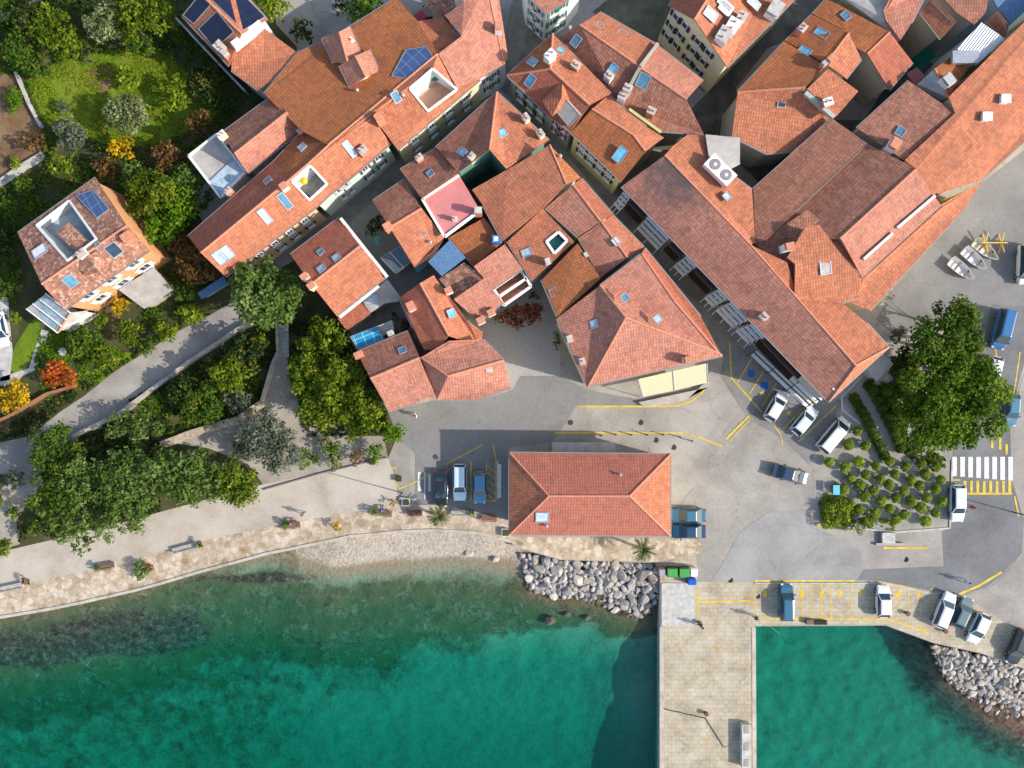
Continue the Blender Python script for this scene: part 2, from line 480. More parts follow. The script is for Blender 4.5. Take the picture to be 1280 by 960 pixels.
    def windows(s, a, b, cols, rows, w=0.9, h=1.3, shut=(0.05,0.10,0.07), z0=1.3, dz=2.7, ends=0.8, frame=WHITE, glass=GDARK,
                sill=True, skip=(), open_=1.0):
        """windows on the wall under the eave running from pixel a to pixel b"""
        A = W(a[0], a[1], 0); B = W(b[0], b[1], 0)
        best = None
        for L in s.walls_loops:
            n = len(L)
            for i in range(n):
                p, q = L[i], L[(i+1) % n]
                pa = Vector((p.x/(1-p.z/H), p.y/(1-p.z/H), 0)); qa = Vector((q.x/(1-q.z/H), q.y/(1-q.z/H), 0))
                d = min((pa-A).length+(qa-B).length, (pa-B).length+(qa-A).length)
                if best is None or d < best[0]: best = (d, p, q)
        _, p, q = best
        e = Vector((q.x-p.x, q.y-p.y, 0)); L = e.length; e.normalize(); out = Vector((e.y, -e.x, 0)); up = Vector((0,0,1))
        zt = min(p.z, q.z)
        sm = shutter_mat(shut) if shut else None
        for r in range(rows):
            for c in range(cols):
                if (c, r) in skip: continue
                t = ends+(L-2*ends)*((c+0.5)/cols)
                z = zt-z0-r*dz
                if z < 0.9: continue
                P = Vector((p.x, p.y, 0))+e*t+up*z
                m = MB()
                for sg in (-1, 1): m.box(P+out*.03+e*sg*w/2, (.1, .1, h+.1), (e, out, up)); m.box(P+out*.03+up*sg*h/2, (w, .1, .1), (e, out, up))
                m.box(P+out*.04, (.05, .06, h), (e, out, up))
                if sill: m.box(P+out*.12-up*(h/2+.08), (w+.3, .3, .07), (e, out, up))
                o = m.build('window', frame, s.root)
                g = MB(); g.box(P+out*.02, (w-.08, .04, h-.08), (e, out, up)); g.build('pane', glass, o)
                if sm:
                    for sg in (-1, 1):
                        k = MB(); k.box(P+out*.08+e*sg*(w/2+.06+w*.19), (w*.38, .05, h+.04), (e, out, up)); k.build('shutter', sm, o)
        return s
def gable(a, b, c, d, r0, r1, ez, rz):
    """corner pixels a-b (first eave) and c-d (second eave), ridge r0 (by a,d) to r1 (by b,c)"""
    return [[(*a, ez), (*b, ez), (*r1, rz), (*r0, rz)], [(*c, ez), (*d, ez), (*r0, rz), (*r1, rz)]]
# ------------------------------------------------------------------ the old town
FLOORP = flat('pink_paving', (0.58,0.34,0.25), 0.9); FLOORG = flat('grey_paving', (0.33,0.32,0.31), 0.9)
PINKF = flat('pink_flat_roof', (0.56,0.20,0.19), 0.85, var=0.1, scale=0.8); MATS['pinkflat'] = PINKF
MATS['bluetarp'] = TARP; MATS['greyflat'] = flat('grey_flat_roof', (0.42,0.39,0.35), 0.9, var=0.2, scale=0.9)
MATS['darkglass'] = GDARK
m_, t_, b_ = newmat('white_corrugated', 0.5, 0.4)
wv_ = node(t_, 'ShaderNodeTexWave', Scale=1.1); t_.links.new(t_.nodes.new('ShaderNodeUVMap').outputs[0], wv_.inputs['Vector'])
wv_.bands_direction = 'X'
t_.links.new(ramp(t_, wv_.outputs['Fac'], [(0.1,(0.60,0.60,0.57)),(0.5,(0.76,0.76,0.72))]), b_.inputs['Base Color']); bump(t_, b_, wv_.outputs['Fac'], .8, .1)
MATS['corrugated'] = m_

# A: house with the dark solar roof, top left
A = Bld('house', 'top left corner house, tiled roof nearly covered by dark blue solar panels', 'house',
    gable((227,19),(286,82),(334,24),(283,-33),(250,-8),(302,42),7.2,9.4), 'orange', 'white')
A.panel([(230,19),(243,30),(265,5),(250,-6)], SOLAR); A.panel([(249,36),(270,61),(293,40),(272,14)], SOLAR)
A.panel([(264,0),(304,39),(331,22),(290,-20)], SOLAR); A.chim((278,62,1.2,.9),(284,70,.8,.8), mat=BRICK)
mb = MB(); mb.beam(W(292,59,8.6), W(327,31,7.9), 0.7, 1.2); mb.build('parapet', WHITE, A.root)
# B: lower orange continuation
B = Bld('house', 'orange roofed wing joining the solar panel house to the long row', 'house',
    [[(291,62,7.6),(326,32,7.6),(372,66,7.2),(345,100,7.2),(322,112,7.0),(289,88,6.8)]], 'orange', 'grey')
# C: long roof of the row, north part
C = Bld('terraced_house', 'widest house of the long row, blue roof panel and pink sunken terrace', 'house',
    [[(496,-3,8),(522,26,8.9),(547,67,10.4),(410,181,10.4),(378,164,9.3),(352,139,8.3),(330,117,7.6),(372,66,7.4),(415,47,7.5)],
     [(547,67,10.4),(568,108,8.9),(600,99,7.6),(497,187,7.6),(465,144,9.2),(410,181,10.4)]],
    tiles=['rust','orange'], wall='cream', holes={1: [[(512,111),(541,86),(571,112),(535,139)]]})
P, zf = C.recess(1, [(512,111),(541,86),(571,112),(535,139)], 1.6, FLOORP, WALL['white'])
C.panel([(490,96),(508,63),(532,59),(541,71),(511,99)], SOLARB, 'blue_roof_panel')
C.chim((475,150,.9,1.0),(440,57,.8,1.2)); C.vent((447,114),(504,120)); C.sky((495,121,.8,1.2))
C.windows((600,99),(497,187),4,2,shut=(0.30,0.30,0.28),z0=1.9,dz=2.8,w=.8,h=1.2)
C7 = Bld('roof_extension', 'small raised pinkish roof breaking through the middle of the long row', 'roof',
    gable((402,47),(416,78),(452,68),(437,33),(424,40),(434,76),8.9,10.3)+[], 'pink', 'cream', base=7)
C8 = Bld('roof_extension', 'lower pinkish raised roof just below the first one on the long row', 'roof',
    gable((424,82),(437,108),(474,88),(462,62),(444,70),(457,96),9.3,10.7), 'pink', 'cream', base=7)
C1 = Bld('terraced_house', 'end house of the long row beside the street fork, large pink slope', 'house',
    [[(556,19,9.2),(577,45,9.8),(548,67,10.2),(571,110,9.0),(600,98,8.0),(630,80,7.6),(613,0,9.6),(608,-22,10),(560,-10,10.4),(580,2,9.9)],
     [(608,-22,10),(613,0,9.6),(630,80,7.6),(635,71,7.0),(624,0,8.6),(618,-22,9.0)]], 'pink', 'white')
C1.sky((574,92,.8,1.8),(572,39,.8,.9)); C1.chim((623,40,.9,1.5))
C1.windows((600,98),(630,80),2,2,z0=1.9,dz=2.7,w=.8,shut=(0.12,0.13,0.14))
C9 = Bld('terraced_house', 'small orange roofed house between the red car yard and the wide brown roof', 'house',
    [[(520,27,7.2),(553,21,7.4),(576,46,8.3),(549,66,9),(535,58,8.4)]], 'orange', 'grey')
C10 = Bld('house', 'mottled old roof at the top edge above the parked red car', 'house',
    [[(533,-15,7),(571,-18,7),(583,2,7),(553,22,6.6),(534,6,6.6)]], 'old', 'grey')
# D: row, south west part with mint and peach fronts
D2 = Bld('terraced_house', 'mint fronted house of the long row with a white walled grey roof terrace', 'house',
    [[(342,202,7.4),(378,164,7.4),(411,181,9.8),(387,203,9.8),(360,226,9.8)],
     [(360,226,9.8),(387,203,9.8),(411,181,9.8),(464,144,9.9),(488,179,7.4),(440,221,7.4),(412,243,7.4),(396,258,7.3)]],
    tiles=['rust','orange'], wall='mint', holes={1: [[(365,227),(388,207),(409,230),(387,250)]]})
D2.recess(1, [(365,227),(388,207),(409,230),(387,250)], 1.5, FLOORG, WALL['white'])
D2.sky((378,184,.9,.9,GPALE),(437,186,.7,2.0,GPALE)); D2.chim((455,190,1.0,.9), mat=BRICK); D2.chim((378,166,.7,.9))
D2.windows((488,179),(440,221),2,2,z0=1.8,dz=2.6,w=.8,shut=(0.10,0.10,0.10)); D2.windows((440,221),(412,243),2,2,z0=1.8,dz=2.6,w=.8,shut=(0.5,0.5,0.45))
D1 = Bld('terraced_house', 'peach fronted end house of the long row with a large double roof window', 'house',
    [[(235,295,7.0),(342,202,7.4),(360,226,9.8),(251,316,9.4)],[(251,316,9.4),(360,226,9.8),(396,258,7.3),(282,346,7.0)]],
    tiles=['red','orange'], wall='peach')
D1.sky((335,226,.9,.9),(331,270,.8,1.9,GPALE),(356,251,.8,2.0),(283,316,1.2,1.6,GPALE),(275,321,1.2,1.6,GPALE))
D1.chim((357,235,.8,.9), mat=WHITE); D1.chim((289,241,.8,1.0), mat=BRICK)
D1.windows((396,258),(282,346),5,2,z0=1.8,dz=2.7,shut=(0.16,0.10,0.07),w=.8,h=1.1)
# E/F
E = Bld('house', 'house behind the long row with a dark brown back slope and a pink front slope', 'house',
    gable((277,166),(340,120),(377,163),(309,216),(293,192),(359,140),6.6,8.8), wall='grey', tiles=['umber','pink'])
E.chim((281,172,.9,1.1), mat=WALL['cream'])
F = Bld('glazed_extension', 'pale flat roofed extension with a strip of glass, white edge facing the garden', 'extension',
    [[(236,195,5.5),(271,168,5.5),(307,215,5.5),(276,247,5.5)]], 'greyflat', 'white', gutter=False)
F.panel([(262,227),(292,199),(306,216),(277,244)], GPALE, 'glass_roof')
mb = MB()
for a, b in (((236,195),(271,168)),((271,168),(307,215)),((236,195),(276,247)),((276,247),(307,215))): mb.beam(W(*a,5.55), W(*b,5.55), .25, .3)
mb.build('parapet', WHITE, F.root)

# G: central block
Bld('house', 'corner house with a pointed hipped roof where the two old streets meet', 'house',
    [[(621,115,8),(545,184,7.8),(573,216,9.6),(612,187,10.6)],[(621,115,8),(612,187,10.6),(633,211,9.8),(686,175,8)]],
    wall='teal', tiles=['brown','orange']).sky((578,190,.8,1.1,GBLUE),(627,167,.8,1.1,GBLUE)).chim((657,152,.8,1.6),(675,172,.8,1.6),(590,198,.7,1.0), mat=WALL['cream'])
Bld('house', 'small square brown roofed house above the pink flat roof', 'house',
    [[(500,212,7.2),(545,185,7.4),(573,217,9.0),(527,248,8.8)]], 'brown', 'grey').sky((538,217,.7,.7)).chim((525,200,.8,1.0), mat=BRICK)
G3 = Bld('house', 'pink flat topped house with white parapet in the middle of the block', 'house',
    [[(528,249,8),(574,219,8),(600,263,8),(556,296,8)]], 'pinkflat', 'grey', gutter=False)
mb = MB()
for a, b in (((528,249),(556,296)),((556,296),(600,263)),((528,249),(574,219))): mb.beam(W(*a,8.05), W(*b,8.05), .3, .3)
mb.build('parapet', WHITE, G3.root); G3.chim((598,266,.8,1.4), mat=BRICK); G3.chim((569,275,.5,.9), mat=WHITE)
Bld('house', 'large light orange roof of fine tile rows right of the teal courtyard', 'house',
    [[(590,237,8.0),(634,212,9.3),(687,181,10.4),(708,230,10.4),(681,259,9.3),(628,301,7.8),(604,257,7.8)],
     [(687,181,10.4),(726,222,9.2),(708,230,10.4)]], 'orange', 'white', tiles=['orange','rust']).sky((678,217,.7,.7)).vent((700,196))
Bld('house', 'narrow pink roofed house with one blue roof window facing the market alley', 'house',
    [[(682,260,8.2),(716,231,9.6),(751,277,9.6),(722,296,8.2)],[(716,231,9.6),(727,223,8.6),(766,268,8.6),(751,277,9.6)]],
    wall='white', tiles=['pink','red']).sky((725,267,1.0,1.0,GBLUE))
Bld('house', 'orange roofed house between the narrow pink house and the big hipped roof', 'house',
    [[(723,297,8),(752,278,9.2),(784,322,9.2),(752,346,8)],[(752,278,9.2),(766,269,8.4),(805,309,8.4),(784,322,9.2)]],
    wall='grey', tiles=['pink','orange']).sky((770,302,.9,.9,GPALE)).chim((731,320,.5,.9), mat=WHITE)
G8 = Bld('house', 'big hipped roof house at the foot of the block overlooking the waterfront street', 'house',
    [[(696,398,7.6),(750,357,9.6),(782,397,11),(735,483,7.6)],
     [(750,357,9.6),(802,317,9.7),(842,375,9.5),(898,441,8.2),(782,397,11)],
     [(782,397,11),(898,441,8.2),(902,445,7.7),(735,483,7.6)],
     [(802,317,9.7),(806,310,8.6),(876,396,8.3),(902,445,7.7),(898,441,8.2),(842,375,9.5)]],
    wall='cream', tiles=['pink','pink','pink','red'])
G8.sky((743,405,.9,.9,GPALE),(755,424,.9,.9,GBLUE),(781,372,.8,.8),(822,399,.8,.8,GPALE)).chim((857,450,.9,1.4),(711,424,.8,.9),(727,452,.7,.9), mat=WALL['cream'])
G8.windows((902,445),(735,483),6,2,z0=1.5,shut=(0.10,0.16,0.10)); G8.windows((876,396),(806,310),5,2,z0=1.5)
Bld('house', 'rust brown roofed house with a single skylight left of the big hipped roof', 'house',
    [[(722,304,9.0),(751,348,9.0),(697,396,7.6),(677,350,7.4)]], 'rust', 'stone').sky((692,365,.9,.9,GBLUE))
G10 = Bld('house', 'orange roofed house with a small green glazed well let into its slope', 'house',
    [[(634,302,7.3),(679,261,8.0),(718,302,8.4),(665,351,7.4)]], 'orange', 'white', holes={0: [[(683,302),(698,290),(709,301),(693,317)]]})
G10.recess(0, [(683,302),(698,290),(709,301),(693,317)], 0.6, GGREEN, WALL['teal'], cw=.3)
G10.sky((658,316,.9,1.1,GPALE)).chim((684,328,.7,.8), mat=BRICK)
G11 = Bld('house', 'pale pink roofed house with a loggia cut in beside its lower edge', 'house',
    [[(592,333,8.0),(631,305,8.2),(653,336,7.4),(616,361,7.2)]], 'pink', 'white')
G12 = Bld('house', 'pale pink roofed house with white chimneys above the red vine courtyard', 'house',
    [[(567,374,8.0),(605,348,8.2),(629,378,7.2),(598,402,7.0)]], 'pink', 'white').chim((601,401,.9,.8),(614,391,.9,.5), mat=WHITE).chim((561,364,.8,.9), mat=WHITE)
G13 = Bld('loggia', 'white framed roof loggia with a brown floor below the pale pink roof', 'balcony',
    [[(617,361,5.6),(651,338,5.6),(664,358,5.6),(630,382,5.6)]], 'brown', 'white', gutter=False)
mb = MB()
for a, b in (((617,361),(651,338)),((651,338),(664,358)),((617,361),(630,382)),((630,382),(664,358)),((624,371),(658,348))): mb.beam(W(*a,6.3), W(*b,6.3), .3, .5)
mb.build('railing', WHITE, G13.root)
Bld('house', 'mottled old brown roof patched with pale tiles beside the blue flat roof', 'house',
    [[(550,348,6.6),(580,328,7.2),(606,346,7.4),(570,373,6.6)]], 'old', 'stone')
Bld('house', 'blue sheet roofed building in the middle of the block', 'building',
    [[(535,327,7),(562,300,7.2),(582,322,7.2),(552,345,7)]], 'bluetarp', 'grey', gutter=False)
Bld('house', 'low rust roof in the shadow between the pink flat roof and the blue roof', 'house',
    [[(561,297,6.4),(605,272,7.0),(628,303,7.0),(592,332,6.4)]], 'rust', 'grey')
t_ = root('water_tank', (*W(620,300,7.0).xy, 6.9), 'small bright blue tank on the low rust roof', 'tank')
mb = MB(); mb.box(t_.location+Vector((0,0,.4)), (1.0,1.0,.8), taper=.9); mb.build('tank', flat('bright_blue', (0.02,0.20,0.50), 0.5), t_)
mb = MB(); mb.box(t_.location+Vector((0,0,.85)), (.5,.5,.1)); mb.build('lid', WHITE, t_)
Bld('house', 'gabled house with two roof windows above the small planted courtyard', 'house',
    [[(466,251,7),(504,225,7),(527,260,8.8),(487,284,8.8)],[(487,284,8.8),(527,260,8.8),(555,297,7),(543,318,7.4),(518,334,6.8)]],
    wall='grey', tiles=['umber','orange']).sky((511,292,1.0,1.0,GPALE),(528,291,.9,.8,GPALE)).chim((486,285,.9,1.1), mat=BRICK).vent((538,303))
GH = Bld('glasshouse', 'small dark glass roofed lean-to beside the planted courtyard', 'greenhouse',
    [[(475,322,3.2),(500,307,3.6),(514,329,3.6),(495,343,3.2)]], 'darkglass', 'grey', gutter=False)
GH.panel([(476,322),(500,308),(513,328),(495,342)], glassmat('slate_glass', (0.10,0.15,0.20)), 'glass_roof')
mb = MB(); mb.beam(W(487,315,3.8), W(505,335,3.8), .1,.1); mb.build('glazing_bar', WHITE, GH.root)
Bld('shed', 'narrow blue roofed passage at the foot of the gabled house', 'shed', [[(517,334,4),(531,325,4),(535,332,4),(522,341,4)]], 'bluetarp', 'grey', gutter=False)
G18 = Bld('house', 'free standing gabled house with white gutters behind the tall trees', 'house',
    [[(363,318,7),(424,272,7),(450,307,9.2),(389,355,9.2)],[(389,355,9.2),(450,307,9.2),(483,346,7.2),(421,395,7.2)]],
    wall='grey', tiles=['red','orange'])
G18.sky((401,315,.7,.7),(421,322,.9,.8,GPALE),(402,336,.9,.8,GPALE)).chim((383,347,.8,1.0),(391,358,.8,.8), mat=WALL['cream'])
mb = MB(); mb.beam(W(424,396,7.0), W(473,357,7.0), .45,.3); mb.beam(W(426,273,7.4), W(484,346,7.5), .35,.3); mb.build('parapet', WHITE, G18.root)
Bld('house', 'small red roofed lower wing in front of the free standing gabled house', 'house',
    [[(422,398,5.6),(451,378,6.0),(463,392,5.6),(433,413,5.2)]], 'red', 'grey')
G18b = Bld('roof_terrace', 'beige roof terrace with an oval skylight beside the small red roof', 'terrace',
    [[(452,377,5.2),(484,349,5.2),(500,370,5.2),(497,377,5.2),(481,379,5.2),(463,391,5.2)]], 'greyflat', 'stone', gutter=False)
G18b.sky((464,374,1.6,1.2,GPALE))
G19 = Bld('house', 'narrow house with a long ridge and a white chimney stack above the roses', 'house',
    [[(499,372,7.4),(525,354,9.4),(561,420,9.4),(548,438,8.4),(530,437,7.8),(516,410,7.4)],
     [(525,354,9.4),(542,344,8.4),(585,401,8.0),(604,415,7.6),(600,434,7.4),(561,420,9.4)]], wall='stone', tiles=['red','orange'])
G19.sky((564,392,.9,.9,GBLUE)).chim((515,384,1.0,1.3), mat=WHITE)
G20 = Bld('house', 'waterfront house with bright blue solar cells behind its ridge', 'house',
    [[(446,440,7),(510,414,7),(524,447,9),(463,473,9)],[(463,473,9),(524,447,9),(545,496,7.4),(520,503,7.1),(487,515,7)]],
    wall='cream', tiles=['umber','pink'])
G20.windows((520,503),(487,515),2,2); G20.windows((545,496),(520,503),1,2)
G20.sky((503,438,.8,.8)).chim((450,444,.9,1.0), mat=BRICK); G20.chim((489,417,.6,.8), mat=WHITE)
SP = Bld('shed', 'shed carrying bright blue solar cells behind the waterfront house', 'shed',
    [[(437,421,6),(472,407,6),(480,424,6),(447,437,6)]], 'greyflat', 'grey', gutter=False)
SP.panel([(438,421),(472,408),(479,424),(448,436)], SOLARC)
Bld('shed', 'brown felt roofed shed next to the bright blue solar cells', 'shed', [[(473,407,5),(490,400,5),(493,412,5),(479,420,5)]], 'greyflat', 'grey', gutter=False)
G21 = Bld('house', 'wide pale pink hipped roof at the foot of the block next to the plaza', 'house',
    [[(526,447,8.6),(561,426,9.4),(604,424,9.0),(630,450,9.2),(560,470,9.8)],[(560,470,9.8),(630,450,9.2),(638,484,7.2),(596,500,7.0),(546,500,7.0),(526,447,8.6)]],
    'pink', 'cream').sky((585,484,.9,.9,GPALE)).chim((612,462,.8,1.1))

G21.windows((546,500),(596,500),3,2); G21.windows((596,500),(638,484),2,2); G18.windows((421,395),(363,318),3,2)
# H: block between the two alleys
Hh = Bld('house', 'hipped corner house with a small gabled dormer, a grey awning and two blue roof windows', 'house',
    [[(634,94,8.2),(688,86,10.6),(691,42,8.4)],[(691,42,8.4),(688,86,10.6),(737,131,10.6),(765,116,9.4)],
     [(634,94,8.2),(687,145,8.2),(714,165,8.2),(737,131,10.6),(688,86,10.6)]], wall='grey', tiles=['rust','orange','red'])
Hh.sky((666,78,.9,1.3),(663,101,.9,1.4),(700,64,.8,1.0,GBLUE)).chim((687,75,1.1,1.5), mat=WHITE); Hh.chim((719,86,.9,1.2), mat=BRICK)
mb = MB(); P = [W(*p) for p in ((678,126,9.6),(690,146,9.2),(714,125,9.7),(703,100,10.4),(702,122,10.9))]
mb.add(P, [(0,1,4),(0,4,3),(4,1,2),(3,4,2)]); mb.build('dormer_roof', TILE['orange'], Hh.roof, uvs=[(v.x, v.y) for v in [P[i] for f in ((0,1,4),(0,4,3),(4,1,2),(3,4,2)) for i in f]])
Hh.panel([(695,136),(711,125),(727,143),(713,157)], MATS['greyflat'], 'awning', 0.5)
Hh.windows((634,94),(687,145),3,2,z0=1.5,dz=2.7,w=.8,shut=(0.08,0.08,0.08)); Hh.windows((687,145),(714,165),2,2,z0=1.5,dz=2.4,shut=(0.35,0.04,0.09))
H2 = Bld('house', 'long brown and orange gabled house directly behind the hipped corner house', 'house',
    [[(700,47,8),(725,31,10),(799,83,10),(775,129,8),(764,117,8)],[(725,31,10),(750,15,8.4),(820,55,8.4),(799,83,10)]],
    wall='white', tiles=['brown','orange'])
H2.sky((720,51,.9,1.2),(765,88,.9,1.5,GBLUE),(749,32,.8,.8),(778,42,1.0,.9,GPALE)).chim((760,99,.9,1.2), mat=WHITE); H2.vent((712,36),)
H3 = Bld('house', 'gabled house with a deep blue roof window separated from its neighbour by a stone parapet', 'house',
    [[(800,84,10),(858,124,10),(880,168,8),(826,164,8),(777,131,8)],[(800,84,10),(821,56,8.4),(879,101,8.4),(858,124,10)]],
    wall='stone', tiles=['umber','pink'])
mb = MB(); mb.beam(W(822,55,8.8), W(800,84,10.3), .35,.4); mb.beam(W(800,84,10.3), W(776,129,8.4), .35,.4); mb.build('parapet', WALL['stone'], H3.root)
H3.sky((804,101,1.3,1.5)).chim((782,117,.9,1.8),(776,126,.9,1.6), mat=WHITE); H3.chim((812,143,.9,1.3), mat=BRICK)
mb = MB(); mb.beam(W(786,137,8.6), W(826,166,8.4), .3,.5); mb.build('terrace_rail', flat('green_yellow_rail', (0.50,0.48,0.20)), H3.root)
H4 = Bld('house', 'yellow fronted alley house with one large pale blue roof window', 'house',
    [[(714,166,8),(740,136,9.8),(791,168,9.8),(807,189,9.4),(777,227,8)],[(740,136,9.8),(760,119,8.6),(808,158,8.6),(830,172,8.4),(807,189,9.4),(791,168,9.8)]],
    wall='yellow', tiles=['rust','orange'])
H4.sky((775,193,1.1,1.7,GBLUE)); H4.windows((714,166),(777,227),4,2,z0=1.5,dz=2.7,w=.85,shut=(0.05,0.05,0.06))
# I: cream house
I = Bld('house', 'tall cream house with rows of black shuttered windows on its gable beside the dark lane', 'house',
    [[(836,7,9.2),(868,24,12),(908,-40,12),(880,-60,9.2)],[(868,24,12),(909,84,9.2),(1006,-14,9.2),(980,-60,9.6),(908,-40,12)]],
    wall='cream', tiles=['red','orange'], base=0)
I.sky((888,18,1.0,1.6,GPALE),(907,10,1.2,1.6,WHITE),(942,4,.8,1.6,GPALE),(905,6,.6,1.8,GPALE)).chim((903,46,1.6,.7),(914,35,1.6,.7),(925,25,1.2,.8),(966,15,1.8,.8), mat=WHITE)
def gable_windows(B, a, b, rows, base, shut, w=.9, h=1.2):
    """windows on a gable wall between eave pixels a and b (z ez): rows of (t, z)"""
    p = W(*a); q = W(*b); e = Vector((q.x-p.x, q.y-p.y, 0)); L = e.length; e.normalize(); out = Vector((e.y, -e.x, 0))
    if out.dot(Vector((p.x, p.y, 0))) > 0: out = -out
    sm = shutter_mat(shut); up = Vector((0,0,1))
    for t, z in rows:
        P = Vector((p.x, p.y, 0))+e*L*t+up*z-out*.3
        m = MB()
        for sg in (-1, 1): m.box(P+out*.03+e*sg*w/2, (.1,.1,h+.1), (e,out,up)); m.box(P+out*.03+up*sg*h/2, (w,.1,.1), (e,out,up))
        o = m.build('window', WHITE, B.root)
        g = MB(); g.box(P+out*.02, (w-.08,.04,h-.08), (e,out,up)); g.build('pane', GDARK, o)
        for sg in (-1, 1):
            k = MB(); k.box(P+out*.08+e*sg*(w/2+.3), (.5,.05,h), (e,out,up)); k.build('shutter', sm, o)
def wall_windows(B, rows, a, b, shut, w=.8, h=1.15):
    '''windows on one straight run of wall, found by the run's two roof corners (pixels)'''
    best = None
    for Lp in B.walls_loops:
        for i in range(len(Lp)):
            p, q = Lp[i], Lp[(i+1) % len(Lp)]
            f = lambda v: Vector((640+v.x/(.1*(1-v.z/H)), 480-v.y/(.1*(1-v.z/H)), 0))
            A_, B_ = Vector((a[0],a[1],0)), Vector((b[0],b[1],0)); d = min((f(p)-A_).length+(f(q)-B_).length, (f(p)-B_).length+(f(q)-A_).length)
            if best is None or d < best[0]: best = (d, p, q)
    _, p, q = best; e = Vector((q.x-p.x, q.y-p.y, 0)); L_ = e.length; e.normalize(); out = Vector((e.y,-e.x,0)); up = Vector((0,0,1)); sm = shutter_mat(shut)
    for t, z in rows:
        P = Vector((p.x, p.y, 0))+e*L_*t+up*z; m = MB()
        for sg in (-1, 1): m.box(P+out*.03+e*sg*w/2, (.1,.1,h+.1), (e,out,up)); m.box(P+out*.03+up*sg*h/2, (w,.1,.1), (e,out,up))
        o = m.build('window', WHITE, B.root); g = MB(); g.box(P+out*.02, (w-.08,.04,h-.08), (e,out,up)); g.build('pane', GDARK, o)
        for sg in (-1, 1): k = MB(); k.box(P+out*.08+e*sg*(w/2+.25), (.42,.05,h), (e,out,up)); k.build('shutter', sm, o)
wall_windows(I, [(.3,z) for z in (8.2,5.6,3.0)]+[(.75,z) for z in (8.6,6.0,3.4)], (836,7), (868,24), (0.03,0.03,0.05))
wall_windows(I, [(.25,8.2),(.25,5.6),(.25,3.0),(.55,8.0),(.55,5.4),(.55,2.8)], (868,24), (909,84), (0.03,0.03,0.05))
# top middle pale house
T = Bld('house', 'pale house at the top edge with green shutters above the fork of the lanes', 'house',
    [[(655,-10,8.5),(683,17,8.5),(715,-4,8.5),(735,-30,8.5),(684,-50,10.5)],[(655,-10,8.5),(684,-50,10.5),(650,-40,8.5)]], 'pink', 'white')
T.windows((683,17),(715,-4),2,3,shut=(0.03,0.26,0.17),z0=1.5,dz=2.6,ends=.4); T.windows((655,-10),(683,17),2,3,shut=(0.2,0.28,0.36),z0=1.5,dz=2.6)
# J
J1 = Bld('house', 'dark orange hipped house with a single black skylight right of the dark lane', 'house',
    [[(922,115,8),(1007,109,9.6),(1031,82,9.2),(981,52,8)],[(922,115,8),(915,170,7.4),(958,192,7.2),(994,189,7.2),(1037,148,7.6),(1007,109,9.6)]],
    wall='grey', tiles=['rust','orange'])
J1.sky((977,129,.9,.9,GDARK)); J1.chim((1034,78,.9,1.0),(1027,83,.7,.8), mat=BRICK)
J2 = Bld('roof_extension', 'square raised roof with white eaves on the dark orange hipped house', 'roof',
    [[(1009,111,9.6),(1035,86,9.8),(1073,114,9.3),(1045,146,9.0)]], 'orange', 'white', base=5)
J2.chim((1031,131,1.0,1.0), mat=BRICK); mb = MB(); mb.beam(W(1006,116,9.4), W(1042,147,9.0), .5,.5); mb.build('terrace_rail', flat('grey_green_paint', (0.33,0.38,0.31)), J2.root)
J3 = Bld('house', 'burnt orange gabled house with two blue roof windows and a brick stack', 'house',
    [[(982,51,7.6),(1015,18,7.6),(1061,41,9.4),(1032,79,9.4)],[(1032,79,9.4),(1061,41,9.4),(1077,74,8.2),(1058,98,8.2)]], wall='stone', tiles=['rust','orange'])
J3.sky((1027,42,.9,1.6,GBLUE),(1006,64,.8,1.4,GBLUE)).chim((998,42,.9,1.5), mat=BRICK)
J4 = Bld('house', 'large burnt orange house with one small skylight near the top edge', 'house',
    [[(1016,17,7),(1034,-2,7),(1112,40,8.8),(1084,67,8.8),(1068,58,8.6),(1061,41,8.2)],[(1084,67,8.8),(1112,40,8.8),(1141,78,7.4),(1112,112,7.2)]],
    wall='stone', tiles=['rust','red'])
J4.sky((1057,20,.8,1.0)); J4.windows((1141,78),(1112,112),2,2,shut=None)
J5 = Bld('house', 'grey walled house with black windows at the top edge, light roof', 'house',
    [[(1104,14,9),(1118,-12,10.4),(1160,-12,9),(1140,28,9),(1126,50,8.6),(1108,26,8.8)]], 'pink', 'stone')
gable_windows(J5, (1050,-6,6), (1118,42,6), [(.25,5),(.5,5),(.75,5),(.35,2.4),(.65,2.4)], 0, (0.02,0.03,0.03))
W5 = Bld('house', 'grey stepped back house front right of the large burnt orange house', 'house',
    [[(1048,-8,8.2),(1096,-22,8.8),(1107,14,8.8),(1110,26,8.6),(1125,50,8.0),(1118,44,7.9)]], 'greyflat', 'stone', gutter=False)
Bld('house', 'small yellow orange roofed house beside the green yard at the top', 'house',
    [[(1150,15,8),(1166,-4,9.4),(1196,27,9.2),(1176,49,7.8)]], 'orange', 'stone')
Bld('house', 'brown roofed house at the top edge above the white corrugated roof', 'house',
    [[(1170,-12,9),(1238,-14,9),(1232,16,8.6),(1218,31,8.4),(1196,16,8.6)]], 'brown', 'grey')
WC = Bld('building', 'building under a bright white corrugated roof', 'building', [[(1196,61,9),(1227,28,9.2),(1256,48,9.2),(1221,81,9)]], 'corrugated', 'white', gutter=False)
mb = MB(); mb.box(W(1206,72,9.0), (3.0,1.4,.5)); mb.build('roof_unit', STEEL, WC.root)
Bld('house', 'little orange roofed house right of the white corrugated roof', 'house', [[(1232,26,8),(1248,13,9),(1262,31,9),(1256,47,8)]], 'orange', 'grey')
Bld('house', 'bluish flat roofed building at the top right corner', 'building', [[(1236,-10,7.6),(1275,-12,7.6),(1290,6,7.6),(1264,30,7.6),(1249,13,7.6)]], 'bluetarp', 'blue', gutter=False)
